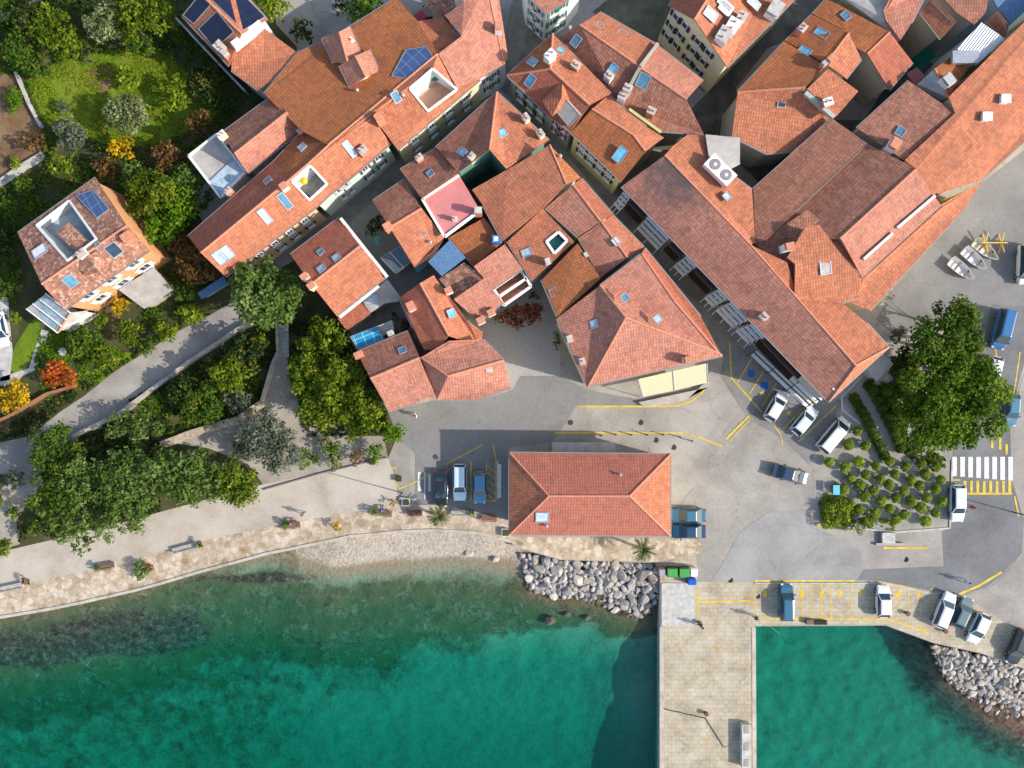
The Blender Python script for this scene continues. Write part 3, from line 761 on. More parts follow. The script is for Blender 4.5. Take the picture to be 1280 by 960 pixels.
Bld('house', 'crumbling grey and orange roofed house below the white corrugated roof', 'house',
    [[(1147,105,7.8),(1168,86,8.8),(1185,122,8.8),(1178,126,7.8)],[(1168,86,8.8),(1188,71,8.4),(1210,86,8.4),(1185,122,8.8)]], wall='stone', tiles=['greyflat','rust']).chim((1180,104,1.3,.9), mat=WHITE)
YD = sheet('green_yard', [(1125,45),(1150,35),(1170,70),(1150,90),(1130,80)], 0.05, flat('green_floor', (0.02,0.22,0.13), .8))
RC = Bld('shed', 'dark pink flat topped shed in the gap above the mottled brown roofs', 'shed', [[(1133,92,4.6),(1146,84,4.6),(1157,95,4.6),(1144,106,4.6)]], 'pinkflat', 'grey', gutter=False)
# K: hall complex on the right
K1 = Bld('market_hall', 'long orange roofed wing running to the right edge of the picture with two white vents', 'building',
    [[(1194,141,9.6),(1186,121,9.8),(1290,18,9.8),(1400,-90,9.8),(1460,-40,7.6),(1290,168,7.6),(1228,224,7.6),(1176,242,8.7),(1165,241,9.0),(1145,211,9.6),(1131,200,9.6)]],
    wall='cream', tiles=['orange'])
for x, y in ((1251,127),(1228,149)):
    p, u, v, n = K1.axes(x, y); mb = MB(); mb.box(p+Vector((0,0,.4)), (.9,.8,1.1)); o = mb.build('roof_vent', WHITE, K1.root)
    mb = MB(); mb.box(p+Vector((0,0,1.0)), (1.1,1.0,.1)); mb.build('cover', WHITE, o)
K2 = Bld('market_hall', 'mottled brown roof with moss dots between the dark yard and the long orange wing', 'building',
    [[(1071,160,8.2),(1136,101,8.6),(1193,140,9.4),(1130,200,9.2)]], 'umber', 'grey').sky((1125,165,1.0,.9)).chim((1114,183,1.3,.9), mat=WHITE)
K3 = Bld('market_hall', 'large gabled hall, back slope mottled brown, front slope light with two long white bars', 'building',
    [[(958,302,8),(1086,180,8.2),(1145,211,10.4),(1050,298,10.4)],[(1050,298,10.4),(1145,211,10.4),(1165,241,9.4),(1176,256,8.9),(1077,346,8.2),(1052,300,10.2)]],
    wall='grey', tiles=['umber','pink'])
for a, b in (((1079,324),(1115,292)),((1121,285),(1168,245))):
    p, _ = K3.at(*a); q, _ = K3.at(*b); mb = MB(); mb.beam(p, q, .3, .5); mb.build('roof_light', WHITE, K3.root)
K3b = Bld('market_hall', 'plain lower orange roof below the two white bars, next to the car park', 'building',
    [[(1077,346,7.6),(1176,256,7.9),(1228,226,7.0),(1205,262,6.6),(1142,330,6.4),(1088,388,6.4),(1060,378,6.8),(1070,362,7.2)]], 'orange', 'cream')
K4 = Bld('market_hall', 'brown roofed wing stepping down beside the black light well', 'building',
    [[(942,236,8),(995,188,8.2),(1040,148,8.2),(1084,179,9.2),(957,301,9.4),(944,303,9.2)]], 'brown', 'grey')
L = Bld('market_hall', 'long market building facing the alley with a ridge running down to the car park', 'building',
    [[(777,233,8),(831,194,10.4),(938,306,10.4),(1070,457,10.4),(1036,502,8)],
     [(831,194,10.4),(842,182,9.6),(860,168,9.0),(886,170,8.8),(912,216,8.8),(940,237,8.8),(944,303,9.6),(938,306,10.4)],
     [(938,306,10.4),(984,328,9.9),(998,376,9.0),(1052,378,8.3),(1084,404,8),(1111,434,8),(1070,457,10.4)],
     [(1070,457,10.4),(1111,434,8),(1036,502,8)]], wall='grey', tiles=['dark_patch_tile','orange','orange','orange'])
L.sky((908,246,.8,.8,GPALE)).chim((953,396,.8,.7), mat=WHITE)
mb = MB(); mb.beam(W(1041,487,8.6), W(1066,466,8.9), .3,.2); mb.build('roof_strip', WHITE, L.root)
Bld('market_hall', 'tiled valley roof under the raised pavilion between the market building and the gabled hall', 'building',
    [[(939,300,8.6),(958,296,8.8),(1010,262,9.2),(1052,300,9.0),(1076,345,8.4),(1064,374,8.2),(996,372,8.6),(975,332,8.8)]], 'umber', 'grey', gutter=False)
M = Bld('roof_pavilion', 'raised tiled pavilion with pale skylights in the middle of the market building', 'roof',
    [[(984,322,10.4),(1008,282,11.2),(1024,281,11.2),(1050,316,10.6),(1077,350,9.2),(1072,372,8.8),(1052,379,8.9),(993,375,9.4),(994,330,10.2)]], 'orange', 'grey', base=6)
M.sky((1031,326,1.2,3.0,MATS['greyflat'])).chim((983,310,1.0,1.0), mat=WHITE)
# light well fittings and the air conditioner
ac = root('air_conditioner', W(898,215,9.6), 'white air conditioning unit with two round fans on the market roof', 'air conditioner')
cx = W(898,215,9.6); u = Vector((.72,-.69,0)); v = Vector((.69,.72,0)); z = Vector((0,0,1))
mb = MB(); mb.box(cx+z*.5, (3.6,1.7,1.0), (u,v,z)); mb.build('case', WHITE, ac)
for s in (-.25,.25):
    mb = MB(); mb.tube(cx+u*3.4*s+z*1.0, cx+u*3.4*s+z*1.06, .62,.62,20); o = mb.build('fan', GUT, ac)
    mb = MB(); mb.tube(cx+u*3.4*s+z*1.06, cx+u*3.4*s+z*1.1, .2,.2,12); mb.build('hub', WHITE, o)
ac2 = Bld('roof_platform', 'grey sheet platform behind the air conditioning unit', 'platform', [[(882,168,9.4),(925,172,9.4),(925,205,9.4),(908,214,9.4),(886,196,9.4)]], 'greyflat', 'grey', base=6, gutter=False)
# market facade: brown door panels, glazed strips
CANV = flat('pale_canvas', (0.80,0.79,0.76), .8, var=.08)
def strip(B, a, b, items):
    p = W(*a); q = W(*b); e = Vector((q.x-p.x, q.y-p.y, 0)); Ln = e.length; e.normalize(); out = Vector((e.y,-e.x,0))
    if out.dot(Vector((p.x,p.y,0))) > 0: out = -out
    up = Vector((0,0,1)); P0 = Vector((p.x,p.y,0))-out*.3
    for t0, t1, kind in items:
        c = P0+e*Ln*(t0+t1)/2; w = Ln*(t1-t0)
        m = MB(); m.box(c+up*4.7+out*.12, (w-.02,.25,6.0), (e,out,up))
        if kind == 'brown':
            m.box(c+up*7.3+out*.5, (w-.05,.9,.12), (e,out,up)); m.box(c+up*4.4+out*.55, (w-.05,1.0,.12), (e,out,up))
        m.build('shutter_panel', WOODB, B.root)
        if kind != 'brown':
            for zz, dd in ((7.35,.35),(6.0,.75),(4.6,1.15),(3.2,1.55)):
                a_ = MB(); a_.box(c+up*zz+out*(.25+dd/2), (w-.25, .40, .08), (e,out,up))
                n = max(2, int(w/1.4))
                for k in range(n+1): a_.box(c+e*(k/n-.5)*(w-.3)+up*(zz-.03)+out*(.25+dd/2), (.08, dd+.25, .07), (e,out,up))
                a_.build('awning', CANV, B.root)
strip(L, (777,233,8), (1036,502,8), [(.012,.05,'glass'),(.055,.125,'brown'),(.13,.24,'glass'),(.25,.31,'brown'),(.315,.37,'glass'),(.375,.465,'brown'),(.47,.52,'glass'),(.53,.62,'glass'),(.63,.70,'glass'),(.71,.88,'brown')])
CP = root('canopy', W(985,472,3.4), 'white slatted stepped canopy along the foot of the market building', 'canopy')
mb = MB(); e = (W(1022,497,0)-W(935,430,0)).normalized(); out = Vector((e.y,-e.x,0))
if out.dot(W(985,472,0)) > 0: out = -out
for i in range(6):
    z = 5.4-i*.75
    p = W(944,421,0)*1.0+out*(0.2+i*.42)+e*(0.6 if i > 2 else 3.0); q = W(1020,492,0)+out*(0.2+i*.42)-e*.2
    mb.beam(p+Vector((0,0,z)), q+Vector((0,0,z)), .40 if i % 2 else .22, .12)
mb.build('slats', WHITE, CP)
mb = MB()
for t in (.05,.35,.65,.95):
    p = W(944,421,0).lerp(W(1020,492,0), t)+out*2.5; mb.tube(p, p+Vector((0,0,1.9)), .06,.06,6); mb.beam(p+Vector((0,0,1.9)), W(944,421,0).lerp(W(1020,492,0), t)+Vector((0,0,5.3)), .08,.08)
mb.build('frame', DARK, CP)
# O: house on the left, N: waterfront hall
O = Bld('villa', 'detached orange villa among the gardens with solar collectors and a sunken roof terrace', 'house',
    [[(22,291,7.2),(119,222,7.2),(158,282,9.8),(52,355,9.8)],[(52,355,9.8),(158,282,9.8),(186,313,7.4),(80,387,7.4)]],
    wall='orange', tiles=['old','old'], holes={0: [[(46,282),(87,251),(121,299),(85,326)]]})
O.recess(0, [(46,282),(87,251),(121,299),(85,326)], 1.6, flat('terrace_blue_grey', (0.30,0.37,0.42), .6), WALL['white'])
O.panel([(96,245),(117,238),(137,262),(122,273)], SOLARB); O.sky((142,312,1.4,1.5,GDARK),(88,351,1.2,1.4),(50,314,1.7,1.2,WHITE),(122,306,.5,.5)).chim((163,298,1.1,.9), mat=BRICK)
O.chim((105,318,1.0,.6), mat=WHITE)
mb = MB(); P = [W(*p) for p in ((94,330,9.4),(107,345,9.0),(137,334,8.7),(122,313,9.6),(110,320,10.1),(124,340,9.5))]
fs = [(0,1,5,4),(4,5,2,3),(1,2,5)]; mb.add(P, fs); mb.build('dormer_roof', TILE['old'], O.roof, uvs=[(P[i].x, P[i].y) for f in fs for i in f])
O2 = Bld('roof_structure', 'small tiled stair head inside the sunken terrace of the villa', 'roof', [[(70,290,8.9),(86,278,8.9),(112,305,9.3),(97,318,9.3)]], 'old', 'white', base=7, gutter=False)
O.windows((186,313),(80,387),3,2,shut=(0.62,0.60,0.56),z0=1.3,dz=2.8,w=1.3,h=1.5)
CV = Bld('conservatory', 'white framed glass conservatory at the lower corner of the villa', 'conservatory',
    [[(33,386,3.2),(57,367,3.6),(88,391,4.2),(72,416,3.4)],[(88,391,4.2),(110,388,3.6),(72,416,3.4)]], 'greyflat', 'white', gutter=False)
CV.panel([(36,386),(57,369),(85,391),(70,412)], glassmat('veranda_glass', (0.30,0.40,0.44)), 'glass_roof')
mb = MB()
for t in (0,.33,.66,1): mb.beam(W(33,386,3.5).lerp(W(57,367,3.9), t), W(72,416,3.7).lerp(W(88,391,4.4), t), .14,.14)
mb.build('glazing_bar', WHITE, CV.root)
Bld('garage', 'weathered flat grey roof in front of the villa', 'garage', [[(148,362,2.6),(192,334,2.6),(216,362,2.6),(180,386,2.6)]], 'greyflat', 'stone', gutter=False, base=0)
N = Bld('waterfront_hall', 'free standing hall with a symmetrical hipped red roof between plaza and sea', 'building',
    [[(637,566,5.6),(838,568,5.6),(787,620,8.0),(686,620,8.0)],[(838,568,5.6),(838,670,5.6),(787,620,8.0)],[(838,670,5.6),(637,668,5.6),(686,620,8.0),(787,620,8.0)],[(637,668,5.6),(637,566,5.6),(686,620,8.0)]],
    wall='cream', tiles=['hall','orange','hall','orange'], over=.5)
N.sky((678,646,1.5,1.3,GPALE)); N.vent((775,593),(683,657))
N.windows((637,566),(838,568),7,1,shut=None); N.windows((637,668),(838,670),7,1,shut=None)
AW = root('awning', W(842,478,0), 'cream two panel awning over the terrace at the foot of the big hipped house', 'awning')
P = [W(*p) for p in ((798,474,3.6),(841,464,3.6),(884,454,3.6),(885,478,3.0),(843,488,3.0),(804,496,3.0))]
CRM = flat('cream_canvas', (0.64,0.51,0.33), .85, var=.05)
for a in ((0,1,4,5),(1,2,3,4)):
    vs = [P[i] for i in a]+[P[i]-Vector((0,0,.08)) for i in a]
    mk('canvas', vs, [(3,2,1,0),(4,5,6,7),(0,1,5,4),(1,2,6,5),(2,3,7,6),(3,0,4,7)], CRM, AW)
for i in (3,4,5):
    mb = MB(); mb.tube(P[i]-Vector((0,0,.05)), Vector((P[i].x,P[i].y,0)), .05,.05,6); mb.build('post', WHITE, AW)
for a, b in ((0,5),(1,4),(2,3)):
    mb = MB(); mb.beam(P[a]+Vector((0,0,.02)), P[b]+Vector((0,0,.02)), .1,.1); mb.build('rafter', STEEL, AW)
tr = Bld('terrace', 'raised white edged cafe terrace wrapping below the cream awning', 'terrace', [[(798,503,.5),(886,484,.5),(884,476,.5),(860,498,.5),(842,505,.5),(805,508,.5)]], 'greyflat', 'white', base=-.1, gutter=False, over=0.02, thick=.1)
kk = Bld('kiosk_base', 'flat concrete porch along the upper side of the waterfront hall', 'porch', [[(690,553,2.6),(769,553,2.6),(769,565,2.6),(690,565,2.6)]], 'greyflat', 'grey', gutter=False)
GS = Bld('gatehouse', 'small grey green flat roof at the tip of the market building beside the garden', 'shed', [[(1084,462,3),(1105,443,3),(1117,455,3),(1096,477,3)]], 'greyflat', 'grey', gutter=False)
# ------------------------------------------------------------------ ground, sea
SEA = -1.4
def gm(name, stops, scale, bumpd=0.03, extra=None, rough=0.95, detail=8, fine=4.0):
    m, t, b = newmat(name, rough, 0.15); p = pos(t)
    f = noise(t, p, scale, detail, 0.65, 0.3); g = noise(t, p, fine, 5, 0.7)
    a = t.nodes.new('ShaderNodeMath'); a.operation = 'MULTIPLY_ADD'; t.links.new(g, a.inputs[0]); a.inputs[1].default_value = .45
    t.links.new(maprange(t, f, 0, 1, -.22, .78), a.inputs[2])
    col = ramp(t, a.outputs[0], stops)
    if extra: col = extra(t, p, col)
    t.links.new(col, b.inputs['Base Color']); bump(t, b, g, 0.5, bumpd)
    MATS[name] = m; return m
SOIL = gm('garden_soil', [(0.3,(0.030,0.040,0.014)),(0.5,(0.06,0.065,0.025)),(0.7,(0.13,0.10,0.055))], .25)
GRASS = gm('lawn_grass', [(0.3,(0.05,0.095,0.010)),(0.5,(0.12,0.19,0.012)),(0.72,(0.22,0.25,0.025))], .12, .08, fine=2.5)
EARTH = gm('bare_earth', [(0.3,(0.11,0.06,0.03)),(0.5,(0.19,0.115,0.06)),(0.7,(0.28,0.19,0.11))], .3)
def joints(w, h, c, off=.5, mort=.02, f=.5, rot=0.0):
    def ex(t, p, col):
        mp = t.nodes.new('ShaderNodeMapping'); mp.inputs['Rotation'].default_value = (0,0,rot); t.links.new(p, mp.inputs[0])
        br = node(t, 'ShaderNodeTexBrick', Scale=1.0); br.offset = off
        br.inputs['Color1'].default_value = (1,1,1,1); br.inputs['Color2'].default_value = (.80,.78,.74,1)
        br.inputs['Mortar'].default_value = c4(c); br.inputs['Mortar Size'].default_value = mort
        br.inputs['Brick Width'].default_value = w; br.inputs['Row Height'].default_value = h
        t.links.new(mp.outputs[0], br.inputs['Vector'])
        return mixc(t, f, col, mixc(t, 1.0, col, br.outputs['Color'], 'MULTIPLY'))
    return ex
def spots(t, p, col):
    f = noise(t, p, .5, 6, .8, .5)
    col = mixc(t, maprange(t, f, .53, .68, 0, .6), col, (0.50,0.30,0.08))
    g = noise(t, p, .9, 6, .8)
    return mixc(t, maprange(t, g, .60, .75, 0, .6), col, (0.14,0.12,0.10))
def crazy(t, p, col):
    vo = node(t, 'ShaderNodeTexVoronoi', Scale=1.25); t.links.new(p, vo.inputs['Vector']); vd = node(t, 'ShaderNodeTexVoronoi', Scale=1.25, feature='DISTANCE_TO_EDGE'); t.links.new(p, vd.inputs['Vector'])
    sp = t.nodes.new('ShaderNodeSeparateColor'); t.links.new(vo.outputs['Color'], sp.inputs[0])
    col = mixc(t, 1.0, col, ramp(t, sp.outputs[0], [(0.0,(.72,.66,.58)),(0.6,(1,1,1)),(1.0,(1.1,1.05,1))]), 'MULTIPLY')
    return mixc(t, maprange(t, vd.outputs['Distance'], .02, .07, .45, 0), col, (.30,.22,.14))
PROM = gm('promenade_paving', [(0.3,(0.33,0.28,0.225)),(0.5,(0.45,0.39,0.32)),(0.7,(0.52,0.46,0.385))], .2, .01)
EDGE = gm('rough_limestone', [(0.28,(0.28,0.20,0.14)),(0.45,(0.48,0.39,0.29)),(0.6,(0.58,0.50,0.40)),(0.75,(0.62,0.56,0.48))], .6, .05, extra=crazy, fine=2.2)
def cracks(t, p, col):
    f = noise(t, p, .16, 6, .7, .4)
    col = mixc(t, maprange(t, f, .45, .70, 0, .35), col, (0.11,0.105,0.10))
    wn = t.nodes.new('ShaderNodeTexNoise'); wn.inputs['Scale'].default_value = .5; wn.inputs['Detail'].default_value = 5; t.links.new(p, wn.inputs['Vector'])
    wp = t.nodes.new('ShaderNodeVectorMath'); wp.operation = 'MULTIPLY_ADD'; t.links.new(wn.outputs['Color'], wp.inputs[0]); wp.inputs[1].default_value = (3,3,0); t.links.new(p, wp.inputs[2])
    vd = node(t, 'ShaderNodeTexVoronoi', Scale=.14, feature='DISTANCE_TO_EDGE'); t.links.new(wp.outputs[0], vd.inputs['Vector'])
    col = mixc(t, maprange(t, vd.outputs['Distance'], .002, .009, .20, 0), col, (0.09,0.085,0.08))
    vo = node(t, 'ShaderNodeTexVoronoi', Scale=.12); vo.distance = 'CHEBYCHEV'; t.links.new(p, vo.inputs['Vector'])
    sp = t.nodes.new('ShaderNodeSeparateColor'); t.links.new(vo.outputs['Color'], sp.inputs[0])
    col = mixc(t, maprange(t, sp.outputs[0], .80, .82, 0, .12), col, (0.13,0.125,0.12))
    g = noise(t, p, 1.3, 3, .5)
    return mixc(t, maprange(t, g, .66, .74, 0, .5), col, (0.10,0.095,0.09))
ASPH = gm('asphalt', [(0.3,(0.19,0.182,0.172)),(0.5,(0.235,0.228,0.218)),(0.7,(0.28,0.27,0.26))], .15, .01, extra=cracks, fine=3)
STREET = gm('pale_street_paving', [(0.3,(0.26,0.235,0.205)),(0.5,(0.345,0.315,0.275)),(0.7,(0.42,0.385,0.34))], .13, .01, extra=cracks, fine=2.5)
LANE = gm('lane_cobbles', [(0.3,(0.15,0.14,0.12)),(0.5,(0.25,0.235,0.205)),(0.7,(0.34,0.32,0.28))], .3, .03, extra=joints(.5,.3,(.25,.25,.25)))
PATH = gm('path_concrete', [(0.3,(0.25,0.225,0.20)),(0.5,(0.33,0.30,0.265)),(0.7,(0.40,0.365,0.32))], .2, .01, extra=cracks)
ASPHD = gm('dark_asphalt', [(0.3,(0.14,0.14,0.142)),(0.5,(0.185,0.185,0.185)),(0.7,(0.23,0.23,0.23))], .15, .01, extra=cracks, fine=3)
LASP = gm('worn_asphalt', [(0.3,(0.26,0.25,0.24)),(0.5,(0.32,0.31,0.295)),(0.7,(0.38,0.365,0.35))], .15, .01, extra=cracks, fine=3)
def both(t, p, col): return spots(t, p, joints(.95,.5,(.45,.39,.31),.43,.03,.5)(t, p, col))
PIER = gm('pier_stone', [(0.3,(0.32,0.265,0.19)),(0.5,(0.46,0.40,0.30)),(0.7,(0.56,0.50,0.39))], .4, .02, extra=both, fine=2.2)
PLAZA = gm('gravel_paving', [(0.3,(0.22,0.21,0.18)),(0.5,(0.32,0.30,0.26)),(0.7,(0.40,0.375,0.33))], .3, .02, fine=6)
BEDM = gm('planting_bed', [(0.3,(0.22,0.19,0.15)),(0.5,(0.34,0.30,0.25)),(0.7,(0.42,0.38,0.32))], .3, .03)
# land: one slab to the horizon, its edge is the quay wall
SHORE = [(-26000,5200),(-400,850),(0,773),(60,763),(100,755),(170,739),(200,731),(250,716),(295,704),(335,693),(375,685),(437,672),(500,666),(540,664),(600,667),(640,678),
         (650,686),(700,700),(825,704),(825,728),(825,1250),(946,1250),(943,783),(1107,782),(1167,804),(1226,817),(1280,836),(1420,880),(3000,1500),(26000,9000)]
sheet('ground', SHORE+[(26000,-26000),(-26000,-26000)], 0.0, STREET, thick=7)
def L(name, pts, lv, mat): return sheet(name, pts, 0.004*lv, mat)
L('garden_ground', [(-900,-900),(330,-900),(345,30),(372,60),(345,120),(330,130),(240,250),(285,345),(365,320),(425,400),(485,515),(497,545),(485,573),(330,607),(200,640),(60,680),(0,690),(-900,860)], 1, SOIL)
L('lawn', [(30,95),(80,75),(130,62),(200,60),(240,95),(300,130),(262,150),(205,180),(150,185),(75,165),(50,150)], 2, GRASS)
L('lawn', [(40,400),(52,398),(45,440),(25,470),(10,460),(20,430)], 2, GRASS)
L('lawn', [(75,410),(95,425),(90,450),(60,455),(55,430)], 2, GRASS)
L('lawn', [(115,465),(150,440),(190,442),(160,462),(125,480)], 2, GRASS)
L('bare_earth', [(-20,88),(25,95),(38,130),(52,152),(50,180),(55,200),(0,235),(-60,240)], 2, EARTH)
L('bare_earth', [(105,90),(130,80),(148,95),(130,118),(115,112)], 3, EARTH)
L('garden_path', [(-10,236),(0,228),(28,208),(55,192),(57,198),(30,215),(0,235)], 3, CONC)
L('garden_path', [(36,460),(52,412),(62,414),(46,462),(28,470),(20,480),(0,482),(0,472)], 3, CONC)
L('garden_path', [(-20,370),(10,372),(12,400),(16,440),(12,475),(-20,480)], 3, CONC)
L('upper_road', [(-200,590),(0,553),(38,545),(60,527),(75,515),(105,495),(130,475),(150,460),(186,438),(215,418),(262,394),(300,372),(345,360),(352,385),(300,415),(240,455),(152,522),(100,545),(92,562),(40,598),(0,592),(-200,640)], 4, PATH)
L('courtyard_path', [(210,553),(300,520),(330,515),(345,440),(358,440),(362,470),(378,510),(440,545),(480,545),(485,573),(330,607),(310,580),(260,560)], 2, BEDM)
L('courtyard_path', [(-40,640),(30,590),(55,600),(20,650),(25,680),(-40,700)], 2, BEDM)
L('promenade', [(-900,870),(0,690),(60,676),(200,640),(330,605),(400,590),(485,573),(494,596),(499,630),(440,640),(380,650),(270,672),(200,690),(100,715),(30,730),(0,735),(-900,910)], 5, PROM)
L('promenade_edge', [(-400,849),(-900,911),(0,735),(30,730),(100,715),(200,690),(270,672),(380,650),(440,640),(499,630),(560,632),(636,650),(640,671),(838,673),(870,668),(880,690),(824,703),(700,699),(650,685),(640,677),(600,666),(540,663),(500,665),(437,671),(375,684),(335,692),(295,703),(250,715),(200,730),(170,738),(100,754),(0,772)], 6, EDGE)
# plaza and roads
L('plaza_asphalt', [(497,545),(486,515),(545,500),(600,500),(640,488),(650,470),(700,470),(735,487),(800,500),(800,507),(720,508),(700,540),(690,552),(636,560),(636,650),(560,632),(519,630),(519,567)], 4, ASPH)
L('market_alley', [(640,92),(690,150),(780,232),(900,370),(1036,505),(1020,520),(975,545),(935,525),(900,470),(905,445),(860,370),(765,262),(690,170),(625,112)], 3, LANE)
L('old_street', [(640,92),(560,180),(500,225),(455,262),(425,290),(360,330),(300,360),(290,345),(400,255),(500,190),(600,105),(625,75),(640,0),(620,-200),(650,-200),(655,0),(690,40)], 3, LANE)
L('back_lane', [(830,170),(890,110),(1010,-20),(1100,-200),(1150,-200),(1060,20),(960,60),(920,110),(950,190),(1040,150),(1080,150),(1140,60),(1180,90),(1100,180),(960,240),(900,180)], 3, gm('shade_toned_yard', [(0.3,(0.06,0.06,0.055)),(0.5,(0.11,0.105,0.095)),(0.7,(0.17,0.16,0.14))], .5))  # lane and yards coloured dark to stand for the shade of the houses
L('lane_end', [(740,15),(835,-60),(890,110),(880,115),(820,60)], 3, gm('yard_moss', [(0.3,(0.07,0.075,0.045)),(0.5,(0.14,0.13,0.085)),(0.7,(0.21,0.18,0.13))], .4))
L('inner_courtyards', [(500,300),(540,290),(640,360),(700,300),(700,480),(640,490),(610,430),(560,440),(500,400),(440,300),(480,290)], 3, FLOORG)
L('teal_courtyard', [(570,215),(640,205),(640,230),(600,250)], 4, flat('teal_floor', (0.05,0.16,0.13)))
L('loop_road', [(1078,712),(1180,708),(1178,665),(1185,660),(1192,560),(1182,540),(1220,470),(1240,380),(1300,385),(1262,520),(1265,600),(1280,650),(1277,690),(1255,716),(1235,733),(1207,743),(1160,738),(1105,727),(1068,724)], 4, ASPHD)
L('street_patch', [(905,702),(925,665),(960,640),(1000,640),(1020,660),(1040,668),(1076,690),(1080,711),(1071,725),(943,726),(890,724)], 5, LASP)
L('car_park_asphalt', [(1095,400),(1150,300),(1200,250),(1290,180),(1500,0),(1600,100),(1290,330),(1290,390),(1240,380),(1180,400),(1120,420)], 3, ASPH)
L('bay_asphalt', [(905,445),(935,430),(1036,505),(1090,480),(1110,500),(1060,560),(1010,580),(980,550),(950,530),(925,510)], 4, ASPH)
L('right_promenade', [(1262,520),(1290,440),(1500,300),(3000,1400),(1420,880),(1280,835),(1226,816),(1190,780),(1207,745),(1240,733),(1262,712),(1277,690),(1280,650),(1265,600)], 5, STREET)
L('quay_paving', [(825,705),(870,690),(872,727),(943,728),(1105,728),(1160,740),(1207,746),(1290,800),(1280,835),(1226,816),(1167,803),(1107,781),(943,782),(825,782)], 7, PIER)
L('pier_deck', [(826,782),(943,782),(946,1249),(826,1249)], 7, PIER)
sheet('concrete_slab', [(827,729),(868,729),(868,782),(827,782)], 0.12, CONC, thick=.12)
L('planted_square', [(1015,575),(1065,480),(1110,455),(1160,560),(1190,575),(1187,660),(1120,665),(1020,655)], 5, PLAZA)
# kerbs
def polyline(name, pts, w, h, mat, z=0.0, kind='structure'):
    m = MB()
    for a, b in zip(pts, pts[1:]):
        A, B = W(*a), W(*b); m.beam(A+Vector((0,0,z+h/2)), B+Vector((0,0,z+h/2)), w, h)
    o = m.build(name, mat); return tag(o, kind=kind)
LIME = gm('limestone_coping', [(0.3,(0.36,0.31,0.25)),(0.5,(0.48,0.43,0.36)),(0.7,(0.58,0.53,0.45))], .6, .02, extra=joints(1.2,1.2,(.4,.38,.33)))
polyline('sea_wall_coping', [(x, y-1.5) for x, y in SHORE[1:14]]+[(x, y-1) for x, y in SHORE[14:17]], .36, .14, LIME)
polyline('pier_coping', [(827,784),(827,1248)], .5, .07, LIME); polyline('pier_coping', [(942,784),(944.5,1248)], .5, .07, LIME)
polyline('kerb', [(1020,655),(1120,665),(1187,660),(1190,575)], .2, .13, CONC)
polyline('kerb', [(943,729),(1105,729),(1160,741),(1207,747)], .15, .1, CONC)
# sea bed
def shore_y(x):
    for (x0, y0), (x1, y1) in zip(SHORE[1:18], SHORE[2:19]):
        if x0 <= x < x1: return y0+(y1-y0)*(x-x0)/(x1-x0)
    return 1000 if x < -400 else 700
nx, ny = 420, 200
X = np.concatenate([np.linspace(-2600,-120,30), np.linspace(-100,1380,nx-60), np.linspace(1400,3800,30)])
Y = np.concatenate([np.linspace(560,660,6), np.linspace(664,1040,ny-36), np.linspace(1050,3600,30)])
from mathutils import noise as mn
def sstep(a, b, x):
    t = min(1, max(0, (x-a)/(b-a))); return t*t*(3-2*t)
RL = [(652,690),(700,699),(826,703),(822,752),(806,774),(770,763),(745,752),(690,745),(663,735)]
RR = [(1163,803),(1226,816),(1282,836),(1400,872),(1400,960),(1290,925),(1240,902),(1213,878),(1178,850)]
def pdist(x, y, poly):
    d = 1e9
    for i in range(len(poly)):
        x1, y1 = poly[i-1]; x2, y2 = poly[i]; dx, dy = x2-x1, y2-y1
        t = max(0, min(1, ((x-x1)*dx+(y-y1)*dy)/(dx*dx+dy*dy))); d = min(d, math.hypot(x-x1-t*dx, y-y1-t*dy))
    return -d if pip(x, y, poly) else d
vs = []; wd = []; rkl = []
for y in Y:
    for x in X:
        nz = mn.fractal(Vector((x*.012, y*.012, 0)), 1, 2, 5); n2 = mn.fractal(Vector((x*.05, y*.05, 3)), 1, 2, 4)
        if x < 884:
            s = y-shore_y(x); beach = sstep(330,430,x)*sstep(690,600,x) if x > 300 else 0
            s2 = s+14*(1-sstep(250,400,x))-3-34*beach + nz*6
            if s2 < 0: d = s2*(.022*beach+.01)
            else:
                d = .5*sstep(0,30,s2)+.5*sstep(25,75,s2)+1.7*sstep(70,140,s2)+1.2*sstep(150,260,s2)
            d -= 1.5*sstep(725,812,x)*sstep(60,160,s2)  # bed raised beside the pier to shorten the pier's shadow on it
            d += n2*.16*sstep(0,40,s2)
            dl = pdist(x, y, RL)
            if dl < 40 and s > -5: m = sstep(40,-15,dl); d = d*(1-m)+(-.2)*m
            weed = sstep(0,45,s2)*sstep(190-90*sstep(420,760,x),70,s2+nz*28) + .25*sstep(330,100,x)
            weed = max(weed, .5*sstep(700,750,x)*sstep(0,40,s2)*sstep(130,60,s2))*(1-.8*sstep(770,812,x)*sstep(70,110,s2))
            weed = max(weed, .75*sstep(100,40,s2)*sstep(380,200,x))
            if s2 < 4: weed = 0
            weed = max(weed, .5*sstep(520,250,x)*sstep(1150,850,y))
            rk = max(1-math.hypot((x-150)/150, (y-792)/34), .7-math.hypot((x-330)/120, (y-722)/13), 1-math.hypot((x-40)/90,(y-812)/30), .25-math.hypot((x-300)/160,(y-850)/40))
            rock_now = sstep(-.1,.6,rk+nz*.5)
            d -= .35*rock_now*max(0, n2+.3)
        else:
            d = 2.5+n2*.25; dr = pdist(x, y, RR); m = sstep(46,-12,dr); d = d*(1-m)-.3*m
            weed = .6*sstep(75,0,dr)+.12*sstep(830,780,y)+nz*.1
        z = SEA-d
        if s < -4 and x < 884: z = min(z, -.4)
        vs.append(W(x, y, z)); wd.append(max(0, min(1, weed))); rkl.append(rock_now if x < 884 else sstep(60,10,dr)*.6)
